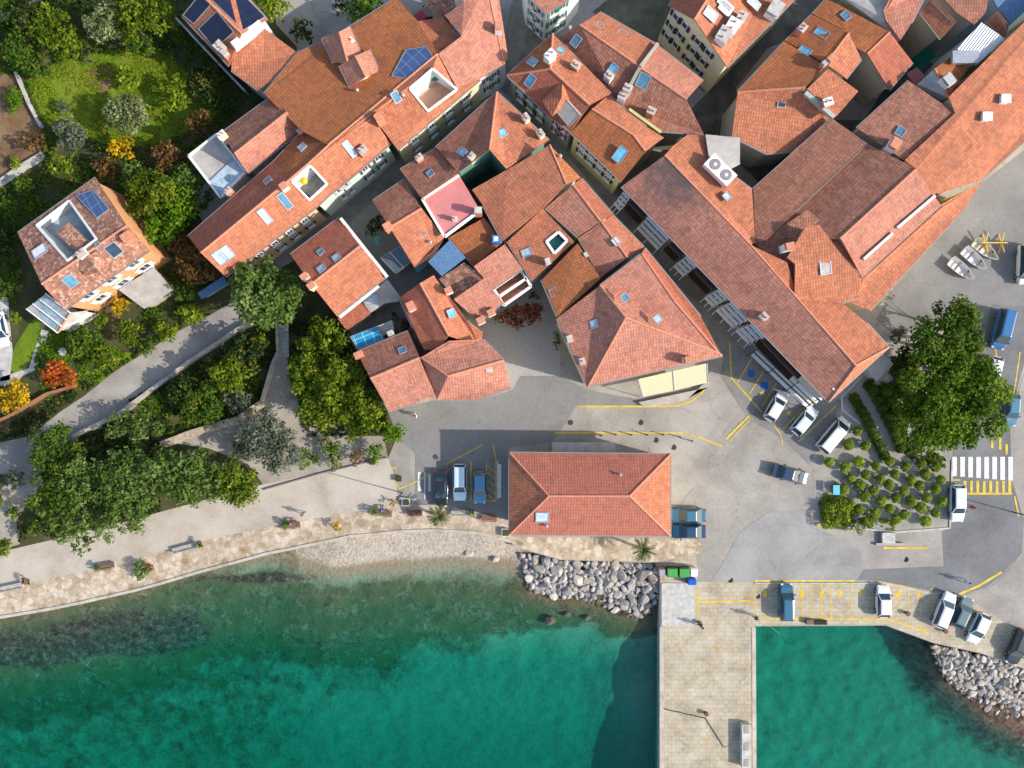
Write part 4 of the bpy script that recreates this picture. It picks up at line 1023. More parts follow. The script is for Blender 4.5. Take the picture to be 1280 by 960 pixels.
W_ = len(X); fs = [(r*W_+c, (r+1)*W_+c, (r+1)*W_+c+1, r*W_+c+1) for r in range(len(Y)-1) for c in range(W_-1)]
m, t, b = newmat('sea_floor', .95, .1); p = pos(t)
at = t.nodes.new('ShaderNodeAttribute'); at.attribute_name = 'weed'
sz = t.nodes.new('ShaderNodeSeparateXYZ'); t.links.new(p, sz.inputs[0])
sand = ramp(t, noise(t, p, 1.2, 7, .7), [(0.3,(0.34,0.31,0.24)),(0.5,(0.46,0.42,0.34)),(0.7,(0.56,0.52,0.44))])
peb = node(t, 'ShaderNodeTexVoronoi', Scale=4.5); t.links.new(p, peb.inputs['Vector'])
pb = ramp(t, peb.outputs['Color'], [(0.1,(0.25,0.195,0.15)),(0.5,(0.38,0.315,0.25)),(0.9,(0.48,0.41,0.34))])
sand = mixc(t, maprange(t, sz.outputs['Z'], SEA-.9, SEA-.1, 0, .75), sand, pb)
wet = maprange(t, sz.outputs['Z'], SEA+.05, SEA+.22, .62, 0)
sand = mixc(t, wet, sand, (0.15,0.125,0.06))
rockc = ramp(t, noise(t, p, 1.1, 9, .85, .7), [(0.36,(0.02,0.018,0.012)),(0.47,(0.12,0.085,0.055)),(0.57,(0.32,0.20,0.12)),(0.70,(0.60,0.42,0.30))])
weedc = mixc(t, maprange(t, noise(t, p, .5, 4), .4, .6), mixc(t, .35, rockc, (0.09,0.075,0.035)), (0.115,0.10,0.045))
f = t.nodes.new('ShaderNodeMath'); f.operation = 'ADD'; t.links.new(at.outputs['Fac'], f.inputs[0]); t.links.new(maprange(t, noise(t, p, .45, 7, .75, .3), .3, .7, -.35, .35), f.inputs[1])
ar = t.nodes.new('ShaderNodeAttribute'); ar.attribute_name = 'rock'
basec = mixc(t, maprange(t, f.outputs[0], .22, .62), sand, weedc)
f2 = t.nodes.new('ShaderNodeMath'); f2.operation = 'ADD'; t.links.new(ar.outputs['Fac'], f2.inputs[0]); t.links.new(maprange(t, noise(t, p, .7, 6, .75), .3, .7, -.45, .35), f2.inputs[1])
redrock = ramp(t, noise(t, p, 1.3, 9, .85, .5), [(0.38,(0.02,0.015,0.012)),(0.52,(0.10,0.06,0.045)),(0.62,(0.24,0.15,0.11)),(0.74,(0.50,0.36,0.24))])
t.links.new(mixc(t, maprange(t, f2.outputs[0], .15, .6), basec, redrock), b.inputs['Base Color'])
bump(t, b, noise(t, p, 2.5, 6, .7), .8, .2)
bed = mk('sea_floor', vs, fs, m, smooth=True); tag(bed, kind='structure')
a_ = bed.data.attributes.new('weed', 'FLOAT', 'POINT'); a_.data.foreach_set('value', wd)
a_ = bed.data.attributes.new('rock', 'FLOAT', 'POINT'); a_.data.foreach_set('value', rkl)
# water body: real absorbing volume under a rippled surface
m = bpy.data.materials.new('sea_water'); m.use_nodes = True; t = m.node_tree; t.nodes.clear()
out = t.nodes.new('ShaderNodeOutputMaterial'); tr_ = t.nodes.new('ShaderNodeBsdfTransparent'); gl = t.nodes.new('ShaderNodeBsdfGlossy')
gl.inputs['Roughness'].default_value = .08; mx = t.nodes.new('ShaderNodeMixShader'); fr = t.nodes.new('ShaderNodeFresnel'); fr.inputs['IOR'].default_value = 1.33
p = pos(t); bp = t.nodes.new('ShaderNodeBump'); bp.inputs['Strength'].default_value = .6; bp.inputs['Distance'].default_value = .12
mp = t.nodes.new('ShaderNodeMapping'); mp.inputs['Scale'].default_value = (1,1.8,1); mp.inputs['Rotation'].default_value = (0,0,.6); t.links.new(p, mp.inputs[0])
t.links.new(noise(t, mp.outputs[0], .9, 6, .65, .6), bp.inputs['Height'])
t.links.new(bp.outputs[0], gl.inputs['Normal']); t.links.new(bp.outputs[0], fr.inputs['Normal'])
gb = t.nodes.new('ShaderNodeNewGeometry'); mu = t.nodes.new('ShaderNodeMath'); mu.operation = 'MULTIPLY'
inv = maprange(t, gb.outputs['Backfacing'], 0, 1, 1, 0); t.links.new(fr.outputs[0], mu.inputs[0]); t.links.new(inv, mu.inputs[1]); t.links.new(mu.outputs[0], mx.inputs[0]); t.links.new(tr_.outputs[0], mx.inputs[1]); t.links.new(gl.outputs[0], mx.inputs[2]); t.links.new(mx.outputs[0], out.inputs['Surface'])
ab = t.nodes.new('ShaderNodeVolumeAbsorption'); ab.inputs['Color'].default_value = (0.0,.875,.85,1); ab.inputs['Density'].default_value = .55
t.links.new(ab.outputs[0], out.inputs['Volume'])
mb = MB(); mb.box((0,-1500,SEA-6), (6000,3000,12)); wat = mb.build('sea_water', m); tag(wat, kind='structure')
m2 = flat('deep_sea_floor', (0.4,0.38,0.3)); mb = MB(); mb.box((0,-1500,-8), (6000,3400,1)); tag(mb.build('deep_sea_floor', m2), kind='structure')
# ------------------------------------------------------------------ painted markings
YEL = flat('yellow_road_paint', (0.62,0.43,0.06), .85, var=.3, scale=1.2); WPAINT = flat('white_road_paint', (0.66,0.66,0.63), .85, var=.12, scale=2)
BPAINT = flat('blue_road_paint', (0.02,0.13,0.42), .85, var=.25)
def marks(name, segs, mat, w=.14, z=.034):
    m = MB()
    for s in segs:
        ww = s[4] if len(s) > 4 else w
        a = W(s[0], s[1]); b = W(s[2], s[3]); d = (b-a).normalized(); n = Vector((-d.y, d.x, 0))*ww/2
        zz = z+.0006*(len(m.f) % 9)
        m.add([a-n+Vector((0,0,zz)), b-n+Vector((0,0,zz)), b+n+Vector((0,0,zz)), a+n+Vector((0,0,zz))], [(0,1,2,3)])
    tag(m.build(name, mat), kind='structure')
def pl(pts, w=.14): return [(a[0],a[1],b[0],b[1],w) for a, b in zip(pts, pts[1:])]
Y_ = pl([(722,508),(830,508),(848,507),(866,500),(878,490),(885,480)],.22)
Y_ += pl([(693,541),(850,541),(875,547),(903,558)],.2)+pl([(907,549),(936,520)],.22)+pl([(911,552),(938,523)],.12)
Y_ += pl([(912,427),(914,472),(952,515)],.2)+pl([(940,447),(922,478)])+pl([(955,463),(937,492)])+pl([(970,480),(952,508)])
Y_ += pl([(1016,498),(979,536)],.18)+pl([(1045,507),(998,552)],.16)+pl([(968,533),(975,542),(978,556)])
Y_ += pl([(556,581),(603,556)],.16)+pl([(499,611),(520,602),(538,592)],.14)+pl([(494,584),(495,603),(499,612)])+pl([(489,585),(496,584)])
Y_ += pl([(589,577),(589,626)],.2)+pl([(608,577),(608,625)])+pl([(620,575),(620,625)])+pl([(616,555),(620,575)])+pl([(589,626),(620,626)])
for k in range(5): Y_ += pl([(609,582+k*9),(619,590+k*9)],.1)
Y_ += pl([(943,726),(1068,726)],.22)+pl([(1096,727),(1125,732),(1160,741),(1175,742)],.22)+pl([(1198,743),(1222,733),(1252,715)],.3)
for x in (944,978,1002,1014,1027,1039,1064): Y_ += pl([(x,729),(x,773)],.12)
for x in (1124,1135,1150,1164): Y_ += pl([(x,735),(x+1,770)],.12)
Y_ += pl([(944,773),(1064,774),(1110,774),(1160,791)],.2)+pl([(873,752),(940,751)],.22)+pl([(872,735),(873,770)],.2)+pl([(1150,782),(1155,790)],.3)
for x in (956,1002,1027,1051,1075,1122,1150): Y_ += pl([(x,738),(x,746)],.5)
for x in range(1206,1266,8): Y_ += [(x,601,x,616,.35)]
Y_ += pl([(1203,617),(1265,617)],.25)+pl([(1186,600),(1200,600)],.16)+pl([(1240,547),(1240,560)],.3)+pl([(1250,547),(1250,562)],.3)+pl([(1258,555),(1258,568)],.3)
Y_ += pl([(1019,657),(1035,658)],.2)+pl([(1104,685),(1160,685)],.25)+pl([(1268,620),(1273,645)],.2)+pl([(1275,440),(1266,500)],.15)+pl([(951,490),(953,494)],.6)+pl([(984,515),(988,517)],.5)
Y_ += pl([(1244,436),(1246,448)],.14)
marks('yellow_road_markings', Y_, YEL)
marks('zebra_crossing', [(x, 571, x, 595+i*.8, .58) for i, x in enumerate(range(1193,1266,10))], WPAINT)
marks('white_road_markings', [(524,590,524,614,.35),(537,592,537,614,.3),(531,590,531,624,.12),(498,624,520,624,.1),(622,576,622,624,.12)]+pl([(1052,497),(1053,512),(1075,530)],.16)+pl([(1052,497),(1085,462)],.12)+[(624,580,624,622,.5)], WPAINT)
marks('disabled_bay_markings', [(935,467,943,467,.85),(951,482,960,482,.85)], BPAINT)
mh = MB()
for x, y in ((713,528),(801,528),(820,550),(842,559),(913,725),(1132,699),(545,571),(947,745)): mh.tube(W(x,y,.03), W(x,y,.045), .35,.35,14)
tag(mh.build('manhole_covers', flat('cast_iron', (0.06,0.055,0.055), .6)), kind='structure')

# ------------------------------------------------------------------ cars
def car_meshes(kind):
    """profile along x (front is +x): x, half width, belt height; cabin: x list with roof heights"""
    K = dict(
     hatch=dict(L=4.0, Wd=1.75, st=[(-2.0,.62,.55,.75),(-1.93,.78,.35,.92),(-1.4,.86,.25,.98),(0,.88,.22,.95),(1.0,.86,.24,.90),(1.6,.80,.30,.80),(1.93,.66,.36,.66),(2.0,.5,.42,.58)], cab=(-1.88,-1.45,.35,1.05,1.48)),
     sedan=dict(L=4.5, Wd=1.8, st=[(-2.25,.62,.5,.82),(-2.15,.8,.35,.92),(-1.5,.88,.25,.95),(0,.9,.22,.93),(1.2,.88,.24,.88),(1.8,.82,.3,.78),(2.18,.66,.36,.64),(2.25,.5,.42,.56)], cab=(-1.75,-1.0,.3,1.15,1.44)),
     wagon=dict(L=4.6, Wd=1.8, st=[(-2.3,.7,.5,.85),(-2.2,.82,.35,.95),(-1.5,.88,.25,.97),(0,.9,.22,.95),(1.2,.88,.24,.92),(1.85,.82,.3,.84),(2.22,.68,.36,.68),(2.3,.5,.42,.58)], cab=(-2.2,-1.95,.5,1.25,1.55)),
     van=dict(L=4.9, Wd=1.95, st=[(-2.45,.86,.5,1.1),(-2.38,.93,.35,1.15),(-1.5,.97,.28,1.15),(0,.97,.26,1.15),(1.4,.96,.28,1.12),(2.0,.9,.34,1.02),(2.38,.76,.4,.82),(2.45,.6,.45,.72)], cab=(-2.42,-2.3,1.0,1.85,2.05)),
    )[kind]
    out = {}
    vs = []; fs = []; n = 10
    for (x, hw, zb, zt) in K['st']:
        zm = zb+(zt-zb)*.55
        ring = [(hw*.8,zb),(hw*.97,zb+.12),(hw,zm),(hw*.95,zt-.06),(hw*.84,zt),(-hw*.84,zt),(-hw*.95,zt-.06),(-hw,zm),(-hw*.97,zb+.12),(-hw*.8,zb)]
        vs += [(x, y, z) for y, z in ring]
    S_ = len(K['st'])
    for i in range(S_-1):
        for j in range(n): a = i*n+j; b_ = i*n+(j+1) % n; fs.append((a, b_, b_+n, a+n))
    fs += [tuple(range(n)), tuple(range((S_-1)*n, S_*n))[::-1]]
    x0, x1, x2, x3, zr = K['cab']; hw = max(s[1] for s in K['st']); zb = max(s[3] for s in K['st'])-.08
    hb, ht = hw*.90, hw*.70
    mb = MB(); mb.v = [Vector(v) for v in vs]; mb.f = fs; mb.m = [0]*len(fs)
    # cabin shell with rounded roof
    B = [(x0,-hb,zb),(x3,-hb,zb-.03),(x3,hb,zb-.03),(x0,hb,zb)]; T = [(x1,-ht,zr-.04),(x2,-ht,zr-.04),(x2,ht,zr-.04),(x1,ht,zr-.04)]
    C_ = [(x1+.12,-ht*.75,zr),(x2-.12,-ht*.75,zr+.01),(x2-.12,ht*.75,zr+.01),(x1+.12,ht*.75,zr)]
    mb.add(B+T+C_, [(0,1,5,4),(1,2,6,5),(2,3,7,6),(3,0,4,7),(4,5,9,8),(5,6,10,9),(6,7,11,10),(7,4,8,11),(8,9,10,11)])
    out['body'] = mb
    def pane(a, b_, c, d, m=.1, off=.02):
        P = [Vector(q) for q in (a, b_, c, d)]; c0 = sum(P, Vector())/4; nn = (P[1]-P[0]).cross(P[3]-P[0]).normalized()
        if nn.dot(c0-Vector((0,0,.9))) < 0: nn = -nn
        Q = [p+(c0-p).normalized()*m+nn*off for p in P]; q = MB(); q.add(Q+[v-nn*(off+.01) for v in Q], [(0,1,2,3),(0,4,5,1),(1,5,6,2),(2,6,7,3),(3,7,4,0)]); return q
    out['windscreen'] = pane(B[1],B[2],T[2],T[1]); out['rear_window'] = pane(B[3],B[0],T[0],T[3])
    out['side_window'] = [pane(B[0],B[1],T[1],T[0],.13), pane(B[2],B[3],T[3],T[2],.13)]
    wl = []
    for sx in (-1, 1):
        for sy in (-1, 1):
            q = MB(); c = Vector((sx*K['L']*.31, sy*(hw-.12), .32)); q.tube(c-Vector((0,.11,0)), c+Vector((0,.11,0)), .32,.32,14); r = MB(); r.tube(c-Vector((0,.125,0)), c+Vector((0,.125,0)), .19,.19,10); wl.append((q, r))
    out['wheel'] = wl
    def lamps(x, z, y, d):
        res = []
        for sy in (-1, 1): q = MB(); q.box((x, sy*y, z), d); res.append(q)
        return res
    fr = K['st'][-2]; rr = K['st'][1]
    out['headlight'] = lamps(fr[0]-.03, fr[3]-.04, fr[1]*.82, (.28,.3,.12)); out['taillight'] = lamps(rr[0]+.02, rr[3]-.08, rr[1]*.82, (.14,.24,.2))
    out['mirror'] = lamps(x3-.25, zb+.06, hw+.06, (.16,.2,.13))
    return out
CARM = {}
HL = flat('headlight_glass', (0.6,0.62,0.62), .15); TL = flat('taillight_red', (0.35,0.01,0.01), .3); RIM = flat('wheel_rim', (0.4,0.4,0.42), .35, .6)
PAINT = {}
def paint(c):
    if c not in PAINT:
        m, t, b = newmat('car_paint_%d' % len(PAINT), .28, .5); b.inputs['Base Color'].default_value = c4(c); b.inputs['Coat Weight'].default_value = .6; b.inputs['Coat Roughness'].default_value = .08
        PAINT[c] = m
    return PAINT[c]
def car(x, y, ang, kind, col, label, group=None):
    """ang: direction of the nose in photo degrees, 0 = right, 90 = down"""
    if kind not in CARM:
        d = car_meshes(kind); M_ = {}
        for k, v in d.items():
            if k == 'wheel': M_[k] = [(meshdata('wheel', a.v, a.f, BLACK, smooth=False), meshdata('rim', r.v, r.f, RIM)) for a, r in v]
            elif k == 'body': M_[k] = v
            elif isinstance(v, list): M_[k] = [meshdata(k, q.v, q.f, {'headlight':HL,'taillight':TL,'mirror':DARK,'side_window':CARGLASS}[k]) for q in v]
            else: M_[k] = [meshdata(k, v.v, v.f, CARGLASS)]
        CARM[kind] = M_; 
    M_ = CARM[kind]; key = (kind, col)
    if key not in CARM:
        me = meshdata('car_body', M_['body'].v, M_['body'].f, paint(col), smooth=False)
        CARM[key] = me
    r = root('parked_car', W(x, y, .03), label, 'car' if kind != 'van' else 'van', group, rz=R(-ang))
    bo = link('body', CARM[key], r)
    bv = bo.modifiers.new('bevel', 'BEVEL'); bv.width = .05; bv.segments = 2; bv.limit_method = 'ANGLE'; bv.angle_limit = R(25)
    for k in ('windscreen','rear_window','side_window','headlight','taillight','mirror'):
        for me in M_[k]: link(k, me, r)
    for a, q in M_['wheel']: w = link('wheel', a, r); link('rim', q, w)
    return r
WH = (0.72,0.73,0.74); SIL = (0.40,0.47,0.53); BLK = (0.018,0.02,0.025); NAVY = (0.015,0.06,0.12); BLU = (0.03,0.16,0.30); LBLU = (0.33,0.55,0.68)
car(552,610,90,'sedan',BLK,'black car parked leftmost in the row of three beside the hall','cars left of the hall')
car(575,602,90,'wagon',(0.55,0.68,0.74),'pale blue white estate car in the middle of the row of three beside the hall','cars left of the hall')
car(600,608,90,'hatch',(0.10,0.27,0.45),'blue hatchback parked rightmost in the row of three beside the hall','cars left of the hall')
car(858,643,180,'sedan',(0.05,0.15,0.22),'blue car parked against the right end of the hall, upper one')
car(858,663,180,'sedan',NAVY,'navy car parked against the right end of the hall, lower one')
car(968,508,-59,'hatch',WH,'white car parked beside the blue disabled bay symbols')
car(1003,526,-50,'hatch',(0.62,0.66,0.70),'silver white car in front of the market building, between white car and pickup')
car(1039,543,-50,'van',(0.70,0.69,0.67),'white van parked by the garden corner below the market roof tip')
car(981,751,-90,'wagon',(0.035,0.13,0.20),'dark blue car alone in the quay bays next to the pier')
car(1101,750,-90,'hatch',WH,'white car parked upright in the middle of the quay bays')
car(1177,761,-68,'wagon',(0.66,0.68,0.72),'white car with black roof glass parked aslant at the bend of the quay')
car(1199,764,-65,'hatch',(0.10,0.16,0.16),'dark grey green car between two white cars on the quay')
car(1219,783,115,'hatch',WH,'white hatchback nearest the dark car in the row on the quay bend')
car(1268,806,112,'wagon',(0.02,0.028,0.03),'black car at the right edge above the rock slope')
car(1193,628,90,'wagon',(0.68,0.73,0.75),'white car waiting below the zebra crossing beside the round bushes')
car(1248,412,104,'van',(0.02,0.13,0.32),'blue van parked above the white car along the road on the right')
car(1237,465,103,'hatch',WH,'white car parked at the kerb above the big round tree')
car(1260,512,95,'hatch',(0.05,0.17,0.26),'blue car half hidden by the right side of the big round tree')
car(1277,332,92,'van',(0.66,0.70,0.73),'white van at the right edge near the stacked boats')
car(985,592,15,'sedan',(0.02,0.05,0.10),'dark blue car on the street left of the round bushes')
car(4,412,78,'sedan',(0.62,0.64,0.72),'pale car on the garden drive at the left edge')
car(530,25,-40,'hatch',(0.35,0.02,0.03),'red car in the small yard behind the long row')

# ------------------------------------------------------------------ boulders
def boulder_mesh(i):
    r_ = random.Random(i); bm = bmesh.new()
    for k in range(16):
        v = Vector((r_.gauss(0,1), r_.gauss(0,1), r_.gauss(0,1))).normalized(); v = Vector((v.x*(1+.35*r_.random()), v.y*.85, v.z*.72))*.5
        bm.verts.new(v)
    res = bmesh.ops.convex_hull(bm, input=bm.verts)
    bmesh.ops.delete(bm, geom=list({g for g in res['geom_interior']+res['geom_unused'] if isinstance(g, bmesh.types.BMVert)}), context='VERTS')
    bmesh.ops.bevel(bm, geom=bm.edges[:], offset=.035, segments=1, affect='EDGES')
    me = bpy.data.meshes.new('boulder'); bm.to_mesh(me); bm.free(); return me
def rockmat(name, a, b_, c):
    m, t, bs = newmat(name, .95, .15); p = pos(t); f = noise(t, p, .9, 7, .75); g = noise(t, p, 5, 5, .7)
    col = ramp(t, f, [(0.3,a),(0.5,b_),(0.68,c)]); col = mixc(t, maprange(t, g, .5, .7, 0, .35), col, tuple(x*.4 for x in a))
    sz = t.nodes.new('ShaderNodeSeparateXYZ'); t.links.new(p, sz.inputs[0])
    col = mixc(t, maprange(t, sz.outputs['Z'], SEA+.05, SEA+.35, .85, 0), col, (0.07,0.05,0.025))
    t.links.new(col, bs.inputs['Base Color']); bump(t, bs, g, .6, .06); MATS[name] = m; return m
RK = [rockmat('limestone_grey', (0.15,0.145,0.145),(0.30,0.285,0.27),(0.45,0.42,0.39)), rockmat('limestone_warm', (0.26,0.20,0.15),(0.42,0.35,0.29),(0.56,0.48,0.41)), rockmat('limestone_pale', (0.28,0.26,0.24),(0.43,0.40,0.36),(0.60,0.55,0.49))]
BM = []
for i in range(14):
    me = boulder_mesh(i); 
    for k, m in enumerate(RK):
        q = me.copy(); q.materials.clear(); q.materials.append(m); BM.append((q, k))
def bed_z(x, y, poly, near, far, top, bot):
    dn = pdist(x, y, near+near[::-1]) if False else None
    return None
def scatter(poly, n, smin, smax, zfun, label, group, seed, weights=(5,2,3)):
    r_ = random.Random(seed); xs = [p[0] for p in poly]; ys = [p[1] for p in poly]; pts = []
    tries = 0
    while len(pts) < n and tries < 60000:
        tries += 1; x = r_.uniform(min(xs), max(xs)); y = r_.uniform(min(ys), max(ys))
        if not pip(x, y, poly): continue
        s = smin+(smax-smin)*r_.random()**1.7
        if all(math.hypot(x-a, y-b_) > (s+c)*10*.36 for a, b_, c in pts): pts.append((x, y, s))
    for x, y, s in pts:
        k = r_.choices((0,1,2), weights)[0]
        me = r_.choice([q for q, kk in BM if kk == k])
        o = link('boulder', me); z = zfun(x, y)+s*.1
        o.location = W(x, y, z); o.rotation_euler = (r_.uniform(-.5,.5), r_.uniform(-.5,.5), r_.uniform(0,6.3)); o.scale = (s*1.15, s*1.15, s)
        tag(o, label, 'boulder', group)
def zl(x, y):
    t = min(1, max(0, (y-698)/(55 if x < 760 else 75))); e = sstep(648, 700, x); return (-.25-1.25*t)*e+(-1.1-.3*t)*(1-e)
def zr(x, y):
    ty = shore_right(x); t = min(1, max(0, (y-ty)/70)); return -.35-1.15*t
def shore_right(x): return 804+(x-1165)*.28
scatter([(650,693),(700,702),(826,706),(823,748),(806,772),(768,762),(745,750),(690,744),(664,736)], 165, .75, 1.6, zl, 'grey limestone boulder in the heap between the hall and the pier', 'boulders between hall and pier', 3)
scatter([(1166,808),(1226,820),(1290,840),(1290,912),(1240,888),(1213,866),(1182,843)], 125, .6, 1.15, zr, 'pale boulder in the rock slope below the quay at the lower right', 'boulders below the right quay', 4, (2,3,5))
RKD = rockmat('gap_shade_rubble', (0.06,0.055,0.05),(0.14,0.125,0.11),(0.26,0.23,0.20))  # stones darkened so the gaps between boulders look shaded
def rubble(poly, n, smin, smax, zfun, label, seed):
    r_ = random.Random(seed); xs = [p[0] for p in poly]; ys = [p[1] for p in poly]; vs = []; fs = []; ms = []
    while n > 0:
        x = r_.uniform(min(xs), max(xs)); y = r_.uniform(min(ys), max(ys))
        if not pip(x, y, poly): continue
        n -= 1; me, k = r_.choice(BM); s = r_.uniform(smin, smax); c = W(x, y, zfun(x, y)-s*.05); a = r_.uniform(0, 6.28); b0 = len(vs)
        for v in me.vertices:
            q = v.co*s; vs.append(c+Vector((q.x*math.cos(a)-q.y*math.sin(a), q.x*math.sin(a)+q.y*math.cos(a), q.z)))
        for f in me.polygons: fs.append(tuple(b0+i for i in f.vertices)); ms.append(k)
    tag(mk('rubble', vs, fs, None, mats=[RKD, RK[1], RKD], midx=ms), label, 'rubble', None, 'stuff')
rubble([(648,693),(700,701),(826,705),(824,753),(806,777),(766,766),(742,754),(690,748),(660,738)], 900, .3, .75, zl, 'small rubble filling the gaps between the boulders beside the pier', 11)
rubble([(1163,806),(1226,819),(1290,839),(1290,918),(1236,893),(1208,870),(1178,846)], 1300, .3, .7, zr, 'small darkened rubble covering the rock slope below the right quay', 12)
for x, y, s, lb in ((586,692,1.1,'dark brown lone boulder on the pebble beach, left of two'),(619,699,1.0,'tan lone boulder on the pebble beach, right of two'),(595,678,.6,'small grey rock on the upper edge of the pebble beach'),(687,776,1.5,'dark round boulder under water below the rock heap'),(708,768,1.0,'dark sunken boulder below the middle of the rock heap'),(733,772,1.0,'sunken dark boulder in green water left of the pier shadow'),(773,760,1.1,'orange brown boulder at the foot of the heap in the water')):
    o = link('boulder', BM[3*(int(x) % 14)+1][0]); o.location = W(x, y, -1.0 if y < 720 else -1.75); o.scale = (s, s, s*.9); tag(o, lb, 'boulder')

# ------------------------------------------------------------------ benches, palms, bins, bollards
WOOD = flat('bench_wood', (0.16,0.10,0.07), .7, var=.25, scale=6)
def bench(x, y, ang, label, L_=2.2, seat=WOOD):
    r = root('bench', W(x, y, .03), label, 'bench', 'benches along the promenade', rz=R(-ang))
    def P(name, boxes, mat):
        m = MB()
        for c, d in boxes: m.box(c, d)
        me = meshdata(name, m.v, m.f, mat); return link(name, me, r)
    P('seat', [((0,-.22+.16*i,.45),(L_,.12,.05)) for i in range(4)], seat); P('backrest', [((0,-.36,.62+.16*i),(L_,.05,.12)) for i in range(2)], seat)
    for s in (-1, 1): P('leg', [((s*L_*.42,-.02,.22),(.12,.5,.44)),((s*L_*.42,-.38,.5),(.1,.08,.5))], CONC)
    return r
for a in ((17,733,-12,'pale bench beside a brown bush, at the lower left corner of the promenade',3.0,CONC),(133,707,-10,'dark bench on the promenade below the overhanging branches',2.6,WOOD),(233,684,-15,'long grey bench with a small green bush at its right end',3.2,CONC),(366,656,-8,'bench where a person in red sits',2.2,WOOD),(478,640,5,'bench with a green bush, left of the dark red bench',2.6,WOOD),(519,640,0,'dark red bench between a white planter and the palm',1.9,flat('red_wood', (0.16,0.04,0.035))),(578,640,2,'grey double bench right of the palm below the parked cars',2.8,CONC),(612,647,4,'brown bench nearest to the waterfront hall',1.9,flat('brown_wood', (0.26,0.12,0.07)))):
    bench(*a)
PLM = flat('palm_green', (0.11,0.13,0.035), .7, var=.3); TRK = flat('bark', (0.11,0.085,0.06), .95, var=.3, scale=5)
def palm(x, y, r_, label, h=3.0):
    t = root('palm_tree', W(x, y, 0), label, 'palm'); c = W(x, y, 0); top = W(x, y, h); m = MB(); m.tube(c, top, .2,.16,9); m.build('trunk', TRK, t)
    m = MB(); rr = random.Random(int(x))
    for i in range(34):
        a = rr.uniform(0, 6.28); L_ = r_*rr.uniform(.75,1.1); up = rr.uniform(.1,1.0); d = Vector((math.cos(a), math.sin(a), 0)); side = Vector((-d.y, d.x, 0)); p0 = top
        N_ = 6
        for k in range(1, N_+1):
            tt = k/N_; p1 = top+d*L_*tt+Vector((0,0,up*math.sin(tt*2.2)*.9-.5*tt*tt*L_*.5)); w = .11*(1-.5*tt)
            m.beam(p0, p1, .05, .03)
            for s in (-1, 1):
                e = (p1+side*s*.34*(1.1-tt*.6)+d*.22-Vector((0,0,.08))); m.add([p0-d*.03, p0+d*.07, e], [(0,1,2)])
                pm = (p0+p1)/2; e2 = (pm+side*s*.34*(1.1-tt*.6)+d*.24-Vector((0,0,.08))); m.add([pm-d*.03, pm+d*.07, e2], [(0,1,2)])
            p0 = p1
    m.build('crown', PLM, t)
palm(549,645,1.35,'small yellowish palm on the promenade left of the hall',2.2); palm(804,686,1.55,'green palm between the waterfront hall and the boulders',2.8)
GRN = flat('bin_green', (0.06,0.30,0.06), .5); BLUP = flat('bin_blue', (0.01,0.09,0.50), .5)
def wbin(x, y, w, d, h, body, lid, label):
    r = root('waste_bin', W(x, y, 0), label, 'waste bin'); c = W(x, y, .03); m = MB(); m.box(c+Vector((0,0,h*.45)), (w*.92, d*.88, h*.86)); m.build('bin_body', body, r)
    m = MB(); m.box(c+Vector((0,0,h*.94)), (w, d*.8, h*.12), taper=.86); m.box(c+Vector((0,-d*.42,h*.9)), (w*.8,.08,.08)); m.build('lid', lid, r)
    for s in (-1, 1): m = MB(); m.tube(c+Vector((s*w*.38-.04,-d*.3,.1)), c+Vector((s*w*.38+.04,-d*.3,.1)), .1,.1,8); m.build('wheel', BLACK, r)
wbin(838,713,1.3,1.3,1.3,DARK,GRN,'dark waste container with green lid, next to the boulders'); wbin(853,713,1.3,1.3,1.3,DARK,GRN,'dark waste container with green lid, beside the white bin')
wbin(865,713,.9,1.1,1.2,WHITE,WHITE,'white bin at the right end of the row of containers'); wbin(863,725,1.1,.8,1.1,BLUP,BLUP,'bright blue bin on the corner of the concrete slab'); wbin(826,713,.8,.9,1.1,BRICK,STEEL,'small brown bin between the boulders and the green lidded containers')
for i, (x, y) in enumerate(((751,544),(769,543),(788,543),(808,543),(828,543),(849,546),(864,551))):
    r = root('bollard', W(x, y, 0), 'black bollard in the line along the yellow kerb above the hall', 'bollard', 'bollards above the hall')
    m = MB(); m.tube(W(x,y,.03), W(x,y,.03)+Vector((0,0,.8)), .09,.07,8); m.build('post', DARK, r); m = MB(); m.tube(W(x,y,0)+Vector((0,0,.83)), W(x,y,0)+Vector((0,0,.95)), .11,.05,8); m.build('cap', DARK, r)
# pier furniture
r = root('pier_bench', W(930,929,0), 'long pale concrete bench with three square inlays on the pier', 'bench'); c = W(930,929,0)
m = MB(); m.box(c+Vector((0,0,.5)), (1.05,5.4,.95)); m.build('block', CONC, r)
for y in (908,929,949): m = MB(); m.box(W(930,y,0)+Vector((0,0,.99)), (.55,.9,.06)); m.build('inlay', flat('bench_inlay', (0.30,0.28,0.25)), r)
def rope(name, pts, label, rad=.05, mat=DARK):
    m = MB(); rr = random.Random(5)
    P = []
    for a, b in zip(pts, pts[1:]):
        for k in range(8): t = k/8; P.append(W(a[0]+(b[0]-a[0])*t, a[1]+(b[1]-a[1])*t+rr.uniform(-.4,.4), .12))
    P.append(W(*pts[-1], .12))
    for a, b in zip(P, P[1:]): m.tube(a, b, rad, rad, 6)
    tag(m.build(name, mat), label, 'rope')
rope('mooring_rope', [(830,886),(856,892),(882,898),(893,915),(905,934)], 'dark mooring rope lying bent across the pier')
rope('mooring_rope', [(905,934),(915,932)], 'short grey rope end by the pier bench', .03, GUT)
